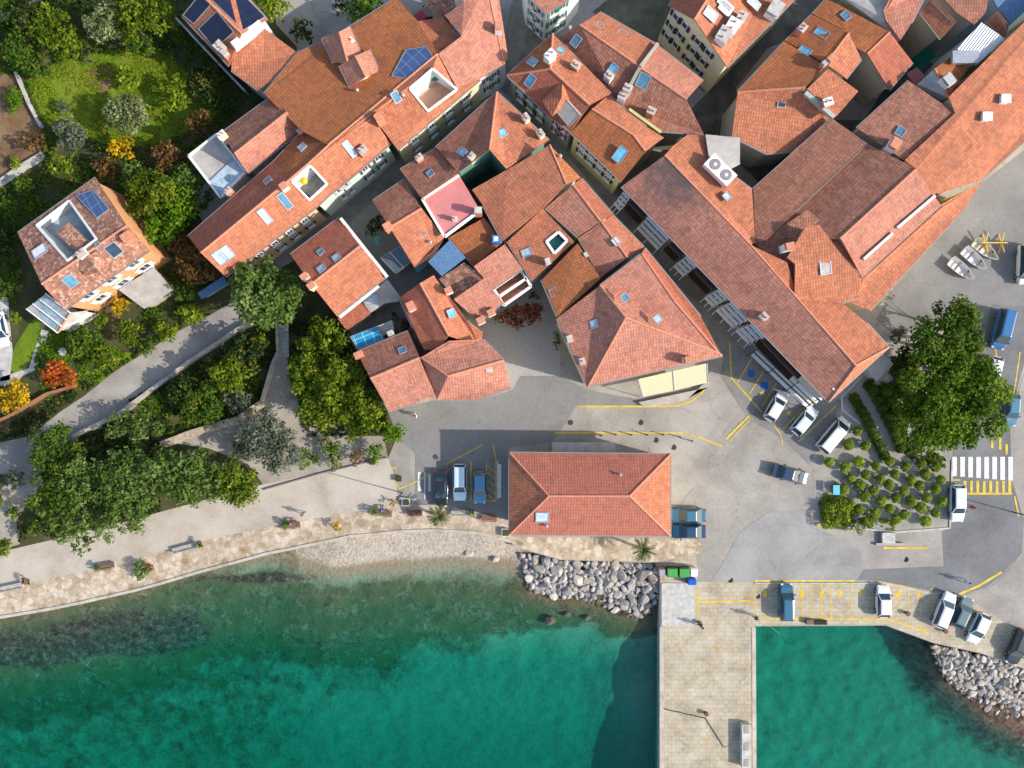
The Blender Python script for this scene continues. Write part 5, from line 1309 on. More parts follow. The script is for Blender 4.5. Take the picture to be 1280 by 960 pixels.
def bollard_moor(x, y, label):
    r = root('mooring_bollard', W(x, y, .07), label, 'bollard'); c = W(x, y, .07); m = MB(); m.tube(c, c+Vector((0,0,.4)), .2,.16,12); m.build('post', DARK, r); m = MB(); m.tube(c+Vector((0,0,.4)), c+Vector((0,0,.55)), .3,.26,12); m.build('head', flat('rust_iron', (0.16,0.06,0.04)), r)
bollard_moor(882,891,'rusty bollard in the middle of the pier where the rope ends'); bollard_moor(1133,766,'dark bollard on the quay bays right of the upright white car'); bollard_moor(1180,788,'reddish bollard at the nose of the slanting white car'); bollard_moor(874,778,'dark bollard beside the concrete slab on the pier')
r = root('quay_fender', W(1024,779,0), 'black fender mat with a brown crate on the quay edge', 'fender'); m = MB(); m.box(W(1025,778,.3), (1.6,.5,.4)); m.build('mat', BLACK, r); m = MB(); m.box(W(1012,777,.3), (.9,.6,.5)); m.build('crate', WOOD, r)
def fishrod(a, b, label):
    m = MB(); m.tube(W(*a, 1.0), W(*b, .6), .035,.015,6); o = m.build('fishing_rod', GUT); tag(o, label, 'fishing rod')
fishrod((944,767),(975,793),'fishing rod leaning out over the water right of the pier')
# lamp post at the bend, the planter by the square
def lamp(x, y, dx, dy, label, h=6):
    r = root('street_lamp', W(x, y, 0), label, 'street lamp'); c = W(x, y, 0); m = MB(); m.tube(c, c+Vector((0,0,h)), .09,.05,8); m.build('pole', DARK, r)
    t = c+Vector((0,0,h)); e = t+Vector((dx, dy, .2)); m = MB(); m.tube(t, e, .04,.03,6); m.build('arm', DARK, r); m = MB(); m.box(e, (.6,.25,.12)); m.build('lamp_head', STEEL, r)
lamp(1266,640,-1.2,.3,'dark street lamp at the outer edge of the bend right of the crossing'); lamp(503,616,.8,.2,'slim street lamp where promenade and plaza meet')
TEAL = flat('table_blue', (0.12,0.45,0.62), .5)
r = root('info_board', W(1041,611,0), 'light blue board standing beside the round bushes', 'board'); m = MB(); m.box(W(1041,611,0)+Vector((0,0,1.1)), (.8,1.2,.1)); m.build('panel', TEAL, r)
for s in (-1, 1): m = MB(); m.tube(W(1041,611,0)+Vector((0,s*.5,0)), W(1041,611,0)+Vector((0,s*.5,1.05)), .05,.05,6); m.build('post', DARK, r)
def planter(x, y, label, w=.9, mat=CONC):
    r = root('planter', W(x, y, 0), label, 'planter'); c = W(x, y, 0); m = MB(); m.box(c+Vector((0,0,.28)), (w, w, .5), taper=1.12); m.build('pot', mat, r); m = MB(); m.box(c+Vector((0,0,.54)), (w*.85, w*.85, .05)); m.build('soil', SOIL, r)
planter(508,627,'white planter beside the dark red bench'); planter(632,665,'square stone block near the lower left corner of the hall'); planter(499,598,'small dark planter where the yellow line starts', .6, DARK); planter(466,577,'dark planter at the corner of the shrub bed', .6, DARK)
planter(867,637,'small white box at the right end of the hall', .5, WHITE)
r = root('table', W(1110,672,0), 'stone bench block on the lower edge of the planted square', 'bench'); m = MB(); m.box(W(1110,672,.28), (1.6,1.3,.5)); m.build('seat', CONC, r); m = MB(); m.box(W(1112,680,.2), (3.5,.3,.35)); m.build('kerb', GUT, r)
# boats and café clutter by the smeared car park: small dinghies on a rack
def dinghy(x, y, ang, label, col, L_=3.6):
    r = root('dinghy', W(x, y, .3), label, 'boat', 'dinghies in the car park', rz=R(-ang))
    vs = []; N_ = 9
    for i in range(N_):
        t = i/(N_-1); xx = (t-.5)*L_; hw = .72*math.sin(min(1, (1-t)*1.6+.05)*math.pi/2); 
        vs += [(xx, -hw, .5+.1*t), (xx, -hw*.7, .05), (xx, hw*.7, .05), (xx, hw, .5+.1*t)]
    fs = [(i*4+j, i*4+j+1, i*4+j+5, i*4+j+4) for i in range(N_-1) for j in range(3)]+[(0,3,2,1)]
    link('hull', meshdata('hull', vs, fs, col), r)
    for s in (-.2,.2): m = MB(); m.box((s*L_,0,.4), (.25,1.2,.05)); link('thwart', meshdata('thwart', m.v, m.f, WOOD), r)
    m = MB()
    for i in range(N_-1):
        for k in (0, 3): m.beam(vs[i*4+k], vs[(i+1)*4+k], .09,.07)
    link('rubbing_strake', meshdata('rubbing_strake', m.v, m.f, STEEL), r)
dinghy(1200,338,40,'grey white dinghy, lower left of the stack near the market wing',WHITE); dinghy(1216,325,42,'white dinghy in the middle beside the market wing',WHITE); dinghy(1230,314,38,'pale dinghy nearest to the white van at the right edge',flat('boat_cream', (0.7,0.64,0.5)))
def rack(x, y, label):
    r = root('boat_rack', W(x, y, 0), label, 'rack'); c = W(x, y, 0)
    for k in (-1, 1):
        m = MB(); m.beam(c+Vector((k*1.0,-1.2,.03)), c+Vector((k*1.0,1.2,1.2)), .12,.12); m.beam(c+Vector((k*1.0,1.2,.03)), c+Vector((k*1.0,-1.2,1.2)), .12,.12); m.build('trestle', YEL, r)
    m = MB(); m.beam(c+Vector((-1.6,0,.9)), c+Vector((1.6,0,.9)), .14,.14); m.build('beam', YEL, r)
rack(1238,305,'yellow trestle rack beside the dinghies')
# garden edge wall, retaining walls
def wall_thing(name, pts, w, h, mat, label, cat='wall', z=0.0, posts=False):
    m = MB()
    for a, b in zip(pts, pts[1:]): m.beam(W(*a, 0)+Vector((0,0,z+h/2)), W(*b, 0)+Vector((0,0,z+h/2)), w, h)
    tag(m.build(name, mat), label, cat)
wall_thing('garden_wall', [(226,29),(250,55),(285,92),(311,119)], .25, 1.6, CONC, 'pale garden wall along the solar panel house')
wall_thing('retaining_wall', [(95,545),(152,517),(240,452),(300,412),(348,392)], .45, .9, LIME, 'low stone wall along the lower side of the upper road')
wall_thing('retaining_wall', [(-20,534),(15,520),(62,492),(98,482)], .3, .8, flat('brick_edge', (0.33,0.15,0.08), .9), 'reddish low wall below the orange and yellow bushes')
wall_thing('stone_wall', [(204,556),(240,542),(300,524),(335,500)], .9, .7, EDGE, 'broad rough stone wall at the lower side of the shrubbery')
wall_thing('stone_wall', [(330,612),(400,592),(484,572)], .15, .25, GUT, 'thin dark edging between the shrub bed and the promenade')
wall_thing('stone_wall', [(348,395),(350,440),(343,455),(330,500)], .35, 1.0, LIME, 'pale stone wall beside the steps under the tall trees')
wall_thing('terrace_wall', [(0,228),(28,208),(55,192)], .3, .5, CONC, 'pale low wall crossing the vegetable terraces')
wall_thing('terrace_wall', [(22,92),(38,130),(54,160)], .3, .6, CONC, 'low grey wall between the lawn and the bare terraces')
wall_thing('fence', [(0,30),(20,20),(55,0)], .08, 1.4, STEEL, 'thin wire fence in the top left corner', 'fence')
r = root('garden_steps', W(352,425,0), 'pale concrete steps between the round tree and the shrubbery', 'steps')
for i in range(8): m = MB(); m.box(W(354,409+i*5,0)+Vector((0,0,.3-.03*i)), (1.5,.46,.5-.05*i)); m.build('step', CONC, r)
sh = Bld('garden_shed', 'narrow blue sheeted fence shed at the end of the long row', 'shed', [[(247,366,1.9),(279,345,1.9),(284,354,1.9),(252,374,1.9)]], 'bluetarp', 'blue', gutter=False)
def stable(x, y, label, col):
    r = root('garden_table', W(x, y, 0), label, 'table'); c = W(x, y, 0); m = MB(); m.tube(c+Vector((0,0,.7)), c+Vector((0,0,.75)), .5,.5,16); m.build('table_top', col, r); m = MB(); m.tube(c, c+Vector((0,0,.7)), .05,.05,6); m.build('leg', DARK, r)
stable(82,440,'grey round table on the lawn below the conservatory', CONC)
def umbrella(px, py, z, col, label, rad=.9):
    c = W(px, py, z); r = root('parasol', c, label, 'parasol'); top = c+Vector((0,0,2.2)); m = MB()
    n = 10; vs = [top+Vector((0,0,.35))]+[top+Vector((math.cos(i*6.283/n)*rad, math.sin(i*6.283/n)*rad, 0)) for i in range(n)]
    m.add(vs, [(0,i+1,(i+1)%n+1) for i in range(n)]); m.build('canopy', col, r); m = MB(); m.tube(c, top+Vector((0,0,.3)), .03,.03,6); m.build('pole', STEEL, r)
umbrella(545,101,6.3,flat('green_canvas', (0.03,0.17,0.12)),'green parasol on the pink roof terrace of the long row'); umbrella(386,232,6.4,flat('yellow_canvas', (0.70,0.42,0.03)),'small yellow parasol on the grey roof terrace of the long row',.45)
umbrella(476,305,0.05,flat('teal_canvas', (0.10,0.28,0.28)),'teal parasol in the small courtyard below the long row',.6)
# ------------------------------------------------------------------ people (bodies grown from a joint skeleton)
SKIN = flat('skin', (0.50,0.30,0.21), .6, var=.05)
def person(px, py, rz, shirt, trousers, label, sit=False, z=0.03, hair=(0.04,0.025,0.015)):
    h = .62 if sit else .95
    J = {'pelvis':(0,0,h,.15),'belly':(0,0,h+.2,.14),'chest':(.02,0,h+.42,.16),'neck':(.02,0,h+.58,.06),'head':(.04,0,h+.72,.10),'crown':(.03,0,h+.82,.085)}
    E = [('pelvis','belly'),('belly','chest'),('chest','neck'),('neck','head'),('head','crown')]
    for s, n in ((1,'l'),(-1,'r')):
        J['sh'+n] = (.02,s*.19,h+.5,.065); J['el'+n] = (-.03+.1*s,s*.27,h+.22,.045); J['wr'+n] = (.1+.12*s,s*.27,h,.034); J['ha'+n] = (.14+.13*s,s*.26,h-.08,.036)
        E += [('chest','sh'+n),('sh'+n,'el'+n),('el'+n,'wr'+n),('wr'+n,'ha'+n)]
        if sit: J['hi'+n] = (.02,s*.1,h-.03,.1); J['kn'+n] = (.45,s*.12,h-.05,.07); J['an'+n] = (.47,s*.12,.1,.045); J['to'+n] = (.64,s*.13,.05,.04)
        else: J['hi'+n] = (0,s*.1,h-.08,.1); J['kn'+n] = (.08*s+.05,s*.11,.5,.07); J['an'+n] = (.16*s-.03,s*.11,.1,.045); J['to'+n] = (.16*s+.12,s*.12,.05,.04)
        E += [('pelvis','hi'+n),('hi'+n,'kn'+n),('kn'+n,'an'+n),('an'+n,'to'+n)]
    names = list(J); me = bpy.data.meshes.new('body'); me.from_pydata([J[k][:3] for k in names], [(names.index(a), names.index(b)) for a, b in E], [])
    o = bpy.data.objects.new('tmp', me); COL.objects.link(o); sk = o.modifiers.new('s', 'SKIN')
    for i, k in enumerate(names): me.skin_vertices[0].data[i].radius = (J[k][3],)*2; me.skin_vertices[0].data[i].use_root = (i == 0)
    ss = o.modifiers.new('ss', 'SUBSURF'); ss.levels = 1
    dg = bpy.context.evaluated_depsgraph_get(); me2 = bpy.data.meshes.new_from_object(o.evaluated_get(dg)); bpy.data.objects.remove(o)
    for m in (flat('cloth_'+label[:14], shirt, .9), flat('trousers_'+label[:14], trousers, .9), SKIN): me2.materials.append(m)
    for p in me2.polygons:
        c = p.center; hand = abs(c.y) > .2 and c.z < h+.03 and c.z > h-.2 and c.z > .3 and not (sit and abs(c.y) < .2)
        p.material_index = 2 if c.z > h+.55 or hand else (0 if c.z > h+.03 else 1); p.use_smooth = True
    r = root('person', W(px, py, z), label, 'person', rz=R(rz)); b = link('body', me2, r)
    m = MB(); c = Vector((.01,0,h+.80)); n = 10
    vs = [c+Vector((0,0,.13))]
    for k, (rr, zz) in enumerate(((.07,.11),(.115,.03),(.11,-.05))): vs += [c+Vector((math.cos(i*6.283/n)*rr-.01*k, math.sin(i*6.283/n)*rr, zz)) for i in range(n)]
    fs = [(0,1+i,1+(i+1)%n) for i in range(n)]+[(1+k*n+i, 1+(k+1)*n+i, 1+(k+1)*n+(i+1)%n, 1+k*n+(i+1)%n) for k in range(2) for i in range(n)]
    link('hair', meshdata('hair', vs, fs, flat('hair_'+label[:10], hair, .8), smooth=True), r)
person(381,641,190,(0.12,0.10,0.10),(0.03,0.03,0.05),'person in dark clothes walking on the promenade above the occupied bench')
person(365,653,90,(0.55,0.02,0.07),(0.05,0.05,0.08),'person in a red top sitting on the promenade bench',sit=True)
person(1203,725,20,(0.6,0.6,0.62),(0.25,0.3,0.35),'person in light clothes crossing the road at the lower right bend')
person(942,769,-30,(0.05,0.05,0.07),(0.03,0.03,0.04),'person in black fishing at the corner of pier and quay',z=.06)
person(875,780,200,(0.3,0.05,0.05),(0.04,0.04,0.05),'person in dark red beside the concrete slab on the pier',z=.06)
person(521,519,40,(0.65,0.72,0.72),(0.2,0.3,0.3),'person in white at the wall of the waterfront house')
person(1209,632,0,(0.6,0.02,0.05),(0.03,0.03,0.04),'person in red standing right of the white car at the crossing')
person(478,637,90,(0.08,0.12,0.35),(0.05,0.05,0.1),'person in blue sitting on the bench left of the dark red bench',sit=True)
# ------------------------------------------------------------------ plants
def leafmat(name, c, hue=.25, warm=(0.20,0.16,0.02)):
    m, t, b = newmat(name, .65, .25); t.nodes.remove(b)
    out = t.nodes['Material Output']
    at = t.nodes.new('ShaderNodeAttribute'); at.attribute_name = 'tone'
    col = ramp(t, at.outputs['Fac'], [(0.0, tuple(x*(1-hue*1.6) for x in c)), (0.5, c), (1.0, tuple(x*.75+w*.6 for x, w in zip(c, warm)))])
    d = t.nodes.new('ShaderNodeBsdfPrincipled'); d.inputs['Roughness'].default_value = .6; d.inputs['Specular IOR Level'].default_value = .08; t.links.new(col, d.inputs['Base Color'])
    tr = t.nodes.new('ShaderNodeBsdfTranslucent'); t.links.new(mixc(t, 1.0, col, (1.15,1.25,.6), 'MULTIPLY'), tr.inputs['Color'])
    mx = t.nodes.new('ShaderNodeMixShader'); mx.inputs[0].default_value = .28; t.links.new(d.outputs[0], mx.inputs[1]); t.links.new(tr.outputs[0], mx.inputs[2]); t.links.new(mx.outputs[0], out.inputs['Surface'])
    MATS[name] = m; return m
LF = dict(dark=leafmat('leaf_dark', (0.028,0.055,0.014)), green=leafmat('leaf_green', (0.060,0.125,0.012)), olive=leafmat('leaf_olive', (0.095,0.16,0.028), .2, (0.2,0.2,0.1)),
 grey=leafmat('leaf_greygreen', (0.115,0.135,0.090), .25, (0.22,0.22,0.16)), yell=leafmat('leaf_yellowgreen', (0.098,0.155,0.010), .3, (0.3,0.24,0.02)), lime=leafmat('leaf_lime', (0.17,0.24,0.015), .3, (0.35,0.32,0.03)),
 gold=leafmat('leaf_gold', (0.46,0.29,0.008), .3, (0.7,0.42,0.02)), red=leafmat('leaf_orange_red', (0.42,0.085,0.018), .35, (0.6,0.22,0.05)), rusty=leafmat('leaf_rusty', (0.16,0.085,0.030), .35, (0.35,0.2,0.05)),
 pale=leafmat('leaf_pale', (0.17,0.20,0.075), .35, (0.42,0.42,0.25)), bright=leafmat('leaf_bright', (0.085,0.185,0.008), .3, (0.2,0.25,0.02)), plane=leafmat('leaf_plane', (0.082,0.158,0.008), .3, (0.26,0.28,0.03)), bush=leafmat('leaf_bush', (0.19,0.27,0.025), .3, (0.3,0.28,0.03)), vine=leafmat('leaf_vine_red', (0.20,0.050,0.025), .5, (0.3,0.14,0.03)))
def leaves(P, N, size, tone, rg):
    n = len(P); t = rg.normal(size=(n,3)); t -= (t*N).sum(1, keepdims=True)*N; t /= np.linalg.norm(t, axis=1, keepdims=True)+1e-9; b = np.cross(N, t)
    s = (size*(.6+.8*rg.random(n)))[:,None]
    V = np.stack([P-t*s*.5-b*s*.32, P+t*s*.5-b*s*.32, P+t*s*.5+b*s*.32, P-t*s*.5+b*s*.32], 1)
    V[:,2] += N*s*.12
    return V.reshape(-1,3), np.repeat(tone, 4)
def quadmesh(name, V, tone, mat):
    me = bpy.data.meshes.new(name); n = len(V)//4
    me.vertices.add(n*4); me.vertices.foreach_set('co', V.astype(np.float32).ravel())
    me.loops.add(n*4); me.loops.foreach_set('vertex_index', np.arange(n*4, dtype=np.int32))
    me.polygons.add(n); me.polygons.foreach_set('loop_start', np.arange(0, n*4, 4, dtype=np.int32)); me.polygons.foreach_set('loop_total', np.full(n, 4, dtype=np.int32))
    me.update(calc_edges=True); a = me.attributes.new('tone', 'FLOAT', 'POINT'); a.data.foreach_set('value', tone.astype(np.float32)); me.materials.append(mat); return me
def ball_pts(r, h, n, seed):
    rg = np.random.default_rng(seed); d = rg.normal(size=(n,3)); d /= np.linalg.norm(d, axis=1, keepdims=True); d[:,2] = np.where(d[:,2] < -.2, -d[:,2], d[:,2])
    rad = (.82+.18*rg.random(n))*(1+.10*np.sin(d[:,0]*5+seed)*np.sin(d[:,1]*6+seed*2))
    P = d*rad[:,None]*np.array([r,r,h*.5])+np.array([0,0,h*.5]); N = d+rg.normal(size=(n,3))*.4+np.array([0,0,.3]); N /= np.linalg.norm(N, axis=1, keepdims=True)
    return P, N, np.clip(.42+.15*rg.normal()+.2*rg.normal(size=n), 0, 1), rg
def crown_pts(rx, ry, z0, z1, nl, dens, seed, flat_=.9, lobe=.36):
    rg = np.random.default_rng(seed); Ps = []; Ns = []; Ts = []; r = (rx*ry)**.5; hz = (z1-z0)/2; zc = (z0+z1)/2
    for i in range(nl):
        a = i*2.39996+rg.random()*.5; q = ((i+.5)/nl)**.5*(1-lobe*.75)*(.88+.24*rg.random()); c = np.array([math.cos(a)*rx*q, math.sin(a)*ry*q, zc+hz*.62*(math.sqrt(max(0, 1-q*q))-.35)*flat_+rg.normal()*hz*.2])
        lr = r*lobe*(.55+.6*rg.random()); n = int(dens*lr*lr*9); 
        d = rg.normal(size=(n,3)); d /= np.linalg.norm(d, axis=1, keepdims=True); d[:,2] = np.where(d[:,2] < -.35, -d[:,2], d[:,2])
        bumpy = 1+.20*np.sin(d[:,0]*7+i)*np.sin(d[:,1]*8+2*i)+.12*rg.normal(size=n)
        rad = lr*(1-.55*rg.random(n)**2.2)*bumpy
        Ps.append(c+d*rad[:,None]*np.array([1,1,.85])); nn = d+rg.normal(size=(n,3))*.55+np.array([0,0,.35]); Ns.append(nn/np.linalg.norm(nn, axis=1, keepdims=True))
        Ts.append(np.clip(.45+.16*rg.normal()+.22*rg.normal(size=n), 0, 1))
    return np.concatenate(Ps), np.concatenate(Ns), np.concatenate(Ts), rg
TSEED = [100]
def tree(x, y, r, kind, label, ry=None, h=None, nl=None, leaf=.30, dens=11, group='trees and shrubs in the gardens', name='tree', cat='tree', lobe=.36, cz=None, rot=0.0):
    """x,y,r in photo pixels of the crown as seen; crown centre height decides where the trunk stands"""
    TSEED[0] += 1; R_ = r*.1; RY = (ry or r)*.1
    if h is None: h = min(9, 1.0+R_*1.6)
    zc = h*.62; s = 1-zc/H; R_ *= s; RY *= s; base = W(x, y, zc); base.z = 0
    rt = root(name, base, label, cat, group, rz=rot)
    nl = nl or max(5, int(7+R_*RY*1.5)); z0 = h*.28; 
    if name in ('round_bush','clipped_shrub'): P, N, T, rg = ball_pts(R_*.86, h, 420, TSEED[0]); V0 = 0
    else: P, N, T, rg = crown_pts(R_, RY, z0, h, nl, dens, TSEED[0], lobe=lobe if R_ < 3 else lobe*.8)
    V, tn = leaves(P, N, leaf, T, rg)
    link('crown', quadmesh('crown', V, tn, LF[kind]), rt)
    m = MB(); tr = .05+.045*R_; m.tube((0,0,-.2), (0,0,h*.5), tr, tr*.6, 8)
    for k in range(5 if R_ > 1 else 3):
        a = k*1.3+TSEED[0]; m.tube((0,0,h*(.25+.05*k)), (math.cos(a)*R_*.55, math.sin(a)*RY*.55, h*(.55+.05*k)), tr*.45, tr*.12, 6)
    link('trunk', meshdata('trunk', m.v, m.f, TRK), rt); return rt
T_ = tree
# promenade grove and shrubbery
T_(335,368,47,'olive','big round pale green tree in front of the end of the long row', h=9, leaf=.34, dens=15)
T_(405,428,34,'yell','yellow green tree nearest to the free standing gabled house', h=7.5)
T_(388,465,32,'yell','yellow green tree left of the middle in the tall grove', h=7)
T_(428,478,38,'yell','largest yellow green tree of the tall grove', h=8)
T_(455,515,30,'yell','yellow green tree at the lower right end of the tall grove', h=7)
T_(402,508,30,'yell','yellow green tree at the lower left end of the tall grove', h=6.5)
T_(490,540,18,'bright','bright green shrub at the corner of the waterfront house', h=2.6, cat='shrub', name='shrub')
T_(330,545,38,'grey','grey green olive tree above the shrub bed', h=5.5, leaf=.26)
T_(350,562,32,'grey','lower grey green olive tree beside the promenade', h=4.5, leaf=.26)
T_(300,500,20,'grey','small grey green olive tree by the rough stone wall', h=4, leaf=.26)
T_(292,468,26,'yell','yellow tinged conifer in the dark shrubbery', h=5.5)
T_(255,505,30,'green','dark green shrub mass left of the yellow tinged conifer', h=3.5, cat='shrub', name='shrub')
T_(232,490,26,'dark','dark shrub beside the low wall of the upper road', h=3, cat='shrub', name='shrub')
T_(310,440,26,'dark','dark tree in the shade below the big round pale tree', h=5)
T_(325,428,14,'yell','small yellow green tree in the shade near the steps', h=4)
T_(170,534,42,'olive','wide oval hedge like tree below the upper road', ry=22, h=4, leaf=.28)
T_(72,563,36,'green','dark round tree beside the upper road at the left', h=5)
T_(115,568,20,'dark','dark shrub between the oval tree and the dark round tree', h=3.5, cat='shrub', name='shrub')
T_(110,600,36,'olive','tree at the left end of the promenade grove', h=7, leaf=.3)
T_(160,592,38,'olive','second tree from the left in the promenade grove', h=7.5, leaf=.3)
T_(205,588,36,'olive','middle tree of the promenade grove', h=7.5, leaf=.3)
T_(165,625,40,'olive','front tree of the promenade grove, overhanging the paving', h=7, leaf=.3)
T_(250,600,40,'olive','large tree right of the middle in the promenade grove', h=7.5, leaf=.3)
T_(298,607,31,'yell','rightmost tree of the promenade grove, brightest green', h=6, leaf=.3)
T_(75,612,36,'green','dark tree behind the left end of the promenade grove', h=6)
T_(85,650,34,'olive','ragged tree with branches reaching over the promenade', h=6, lobe=.26, dens=9)
T_(130,650,30,'olive','tree whose branch tips reach toward the dark bench', h=5.5, lobe=.24, dens=9)
T_(105,682,16,'green','lowest branch clump hanging over the promenade', h=4, lobe=.26)
T_(3,682,17,'yell','round bush at the left edge of the promenade', h=2.5, cat='shrub', name='shrub')
T_(17,640,11,'green','small green bush on the sandy patch at the left', h=1.4, cat='shrub', name='shrub')
T_(28,667,12,'dark','dark bush beside the promenade at the left', h=1.6, cat='shrub', name='shrub'); T_(45,660,13,'green','bush between the dark bush and the ragged tree', h=1.8, cat='shrub', name='shrub')
T_(-5,625,14,'green','bush cut by the left edge below the upper road', h=2, cat='shrub', name='shrub')
T_(20,600,16,'grey','grey green bush at the junction of the upper road', h=2, cat='shrub', name='shrub')
# shrub bed
for a in ((258,567,6,'green','tiny round bush on the pale patch by the stone wall'),(292,577,10,'green','small bush at the left end of the shrub bed'),(318,592,7,'dark','little dark bush on the paving bed'),(380,578,10,'bright','bright round bush in the shrub bed'),(381,565,8,'bright','bright small bush just above the bright round one'),(395,572,9,'green','dark green small bush in the middle of the bed'),(404,553,13,'pale','pale silvery bush at the top of the bed'),(416,562,14,'bright','bright leafy bush near the top right of the bed'),(418,578,13,'pale','pale bush at the lower edge of the bed'),(445,573,12,'rusty','brownish bush at the right end of the bed'),(468,566,14,'bright','bright bush next to the dark planter'),(300,563,12,'green','low bush beside the olive trees'),(440,545,10,'yell','yellow green low bush under the tall grove')):
    T_(*a[:4], a[4], h=.6+a[2]*.09, cat='shrub', name='shrub', leaf=.2, dens=22)
# bench plants
for a in ((33,727,6,'rusty','brown bush at the pale bench in the lower left corner'),(122,709,5,'green','small green plant at the left end of the dark bench'),(178,713,13,'olive','spiky bush on the limestone edge'),(188,709,6,'red','orange red plant touching the spiky bush'),(249,681,6,'green','small green bush beside the long grey bench'),(357,655,6,'bright','green plant left of the person in red'),(421,658,7,'gold','golden bush alone on the promenade'),(466,639,6,'bright','bright green plant at the bench left of the planter'),(492,628,6,'gold','yellow plant by the lamp at the plaza corner'),(590,641,6,'bright','yellow green plant at the grey double bench')):
    T_(*a[:4], a[4], h=1.2, cat='plant', name='plant', leaf=.17, dens=40, group='plants along the promenade')
# villa garden
for a in ((74,469,29,'red','wide orange red maple like bush on the left',18,2.6),(18,498,22,'gold','yellow bush at the left edge below the orange red one',None,2.6),(24,480,10,'gold','golden shrub top next to the orange red bush',None,2.4),
 (107,428,26,'green','green shrub below the conservatory',None,3),(130,445,22,'yell','yellow green shrub in the middle of the lower garden',None,3),(162,416,19,'yell','round yellow green shrub in front of the grey flat roof',None,3.2),(128,400,12,'yell','yellow shrub against the orange wall',None,2.4),(150,383,14,'gold','golden leaved shrub under the middle white window',None,2.6),
 (185,432,18,'green','hedge shrub at the edge of the upper road, left',14,1.8),(210,415,20,'lime','bright hedge shrub above the upper road, middle',14,2),(240,392,22,'lime','bright hedge shrub near the blue shed',15,2.2),(230,362,18,'green','green shrub right of the villa',None,3),(250,330,32,'rusty','rust brown tree between the villa and the long row',None,4.5),(222,300,20,'rusty','small brown tree above the right corner of the villa',None,4),
 (195,250,40,'yell','large mixed green tree above the villa',None,7),(222,262,28,'bright','bright green tree right above the villa',None,6.5),(205,290,24,'bright','bright green tree touching the villa corner',None,6),(175,225,26,'olive','dull green tree behind the villa roof tip',None,5),(215,200,24,'rusty','bare brownish tree near the glazed extension',None,4.5),(250,155,20,'rusty','twiggy brown tree in the shade of the brown roof',None,4),(235,225,24,'olive','dull green tree beside the glazed extension',None,5),
 (153,187,19,'gold','bright yellow tree at the edge of the lawn',None,3.5),(135,212,18,'rusty','brown shrub below the bright yellow tree',None,3),(75,207,17,'lime','lime green round shrub above the villa',None,2.8),(93,170,25,'grey','silvery olive tree on the lawn edge',None,4),(160,142,30,'pale','pale blossoming tree in the middle of the lawn',None,4.5),(163,95,18,'lime','yellow green small tree at the top of the lawn',None,3),(222,118,19,'lime','bright yellow green tree on the right side of the lawn',24,3.5),(80,133,11,'grey','small blue grey shrub on the lawn',None,1.5),
 (45,178,16,'rusty','rusty shrub beside the vegetable terrace',None,2.2),(20,125,12,'bright','bright green vegetable patch at the left wall',22,1.2),(30,232,16,'green','dark teal shrub left of the villa roof',None,2),(20,203,10,'lime','small lime plant on the vegetable terrace',None,1.4),(55,290,10,'dark','dark shrub hidden left of the villa',None,3),(8,300,22,'dark','dark shrub at the left edge beside the villa',30,3),(15,350,18,'green','green shrub left of the villa roof',None,3),(12,262,20,'green','shrub at the left edge above the villa',None,2.5),(20,398,9,'lime','small round lime bush by the garden drive',None,1.3),(175,350,10,'green','small shrub beside the grey flat roof',None,1.5),
 (70,38,32,'yell','broad yellow green tree top left',None,7),(88,62,22,'yell','yellow green tree just below the broad one, top left',None,6),(40,20,24,'dark','dark tree in the top left corner',None,6),(25,60,24,'green','dark green tree at the left edge near the top',28,5),(50,85,20,'green','green tree above the left end of the lawn',None,4),(130,32,26,'pale','pale leaved tall tree at the top',34,7.5),(165,30,26,'yell','yellow green tall tree right of the pale one',30,7.5),(115,12,20,'dark','dark tree at the top edge between two pale crowns',None,7),(200,20,26,'yell','tree left of the solar panel house',34,7),(180,60,18,'green','dark green tree above the right half of the lawn',None,5),(215,60,18,'dark','dark shrub beside the solar panel house',None,3.5),(12,15,20,'green','tree in the very corner at the top left',None,5),(105,68,14,'dark','dark shrub at the top edge of the lawn',None,4),(155,68,4,'red','tiny orange bush at the top of the lawn',None,1),(40,97,4,'red','tiny red plant at the left end of the lawn',None,1),
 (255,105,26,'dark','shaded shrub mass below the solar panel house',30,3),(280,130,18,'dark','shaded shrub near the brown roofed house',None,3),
 (345,12,20,'lime','bright lime tree beside the white gable at the top',None,5),(378,38,18,'dark','dark shrub in the yard behind the long row',None,2.5),(455,14,22,'bright','bright green tree by the top roof corner',None,5),(425,8,12,'dark','dark shrub left of the bright green tree',None,3),(468,2,14,'bright','smaller bright tree at the top edge near the long row',None,5),
 (534,137,5,'lime','little green plant at the lower corner of the pink terrace',None,7.0),(395,222,4,'green','green pot plant on the grey roof terrace',None,7.2),
 (470,282,12,'dark','dark plant in the small courtyard below the long row',None,2.5),(463,290,8,'green','green plant in the small courtyard',None,2),(478,270,8,'dark','shaded plant at the upper end of the small courtyard',None,2),(508,405,9,'vine','reddish plant by the ridge of the narrow house',None,2.5),(495,397,7,'rusty','flowering plant between the roof terrace and the narrow house',None,2.5),(608,394,8,'lime','green top of the vine beside the white chimney',None,3.5),
 (668,370,8,'dark','dark plant in the narrow gap right of the loggia',None,3),(697,425,6,'green','climber along the wall of the big hipped house',14,2.5)):
    ry = a[5]; sm = a[6] < 3.6
    T_(*a[:5], ry=ry, h=a[6], cat='shrub' if sm else 'tree', name='shrub' if sm else 'tree', leaf=.2 if a[2] < 14 else .28, dens=20 if a[2] < 14 else 11)
for a in ((640,397,22,'vine','red autumn vine covering the pergola below the loggia, left part',17,3.2),(664,390,18,'vine','red autumn vine covering the pergola below the loggia, right part',16,3.2)):
    T_(*a[:5], ry=a[5], h=a[6], cat='vine', name='vine', leaf=.22, dens=16, group='vines on the pergola')
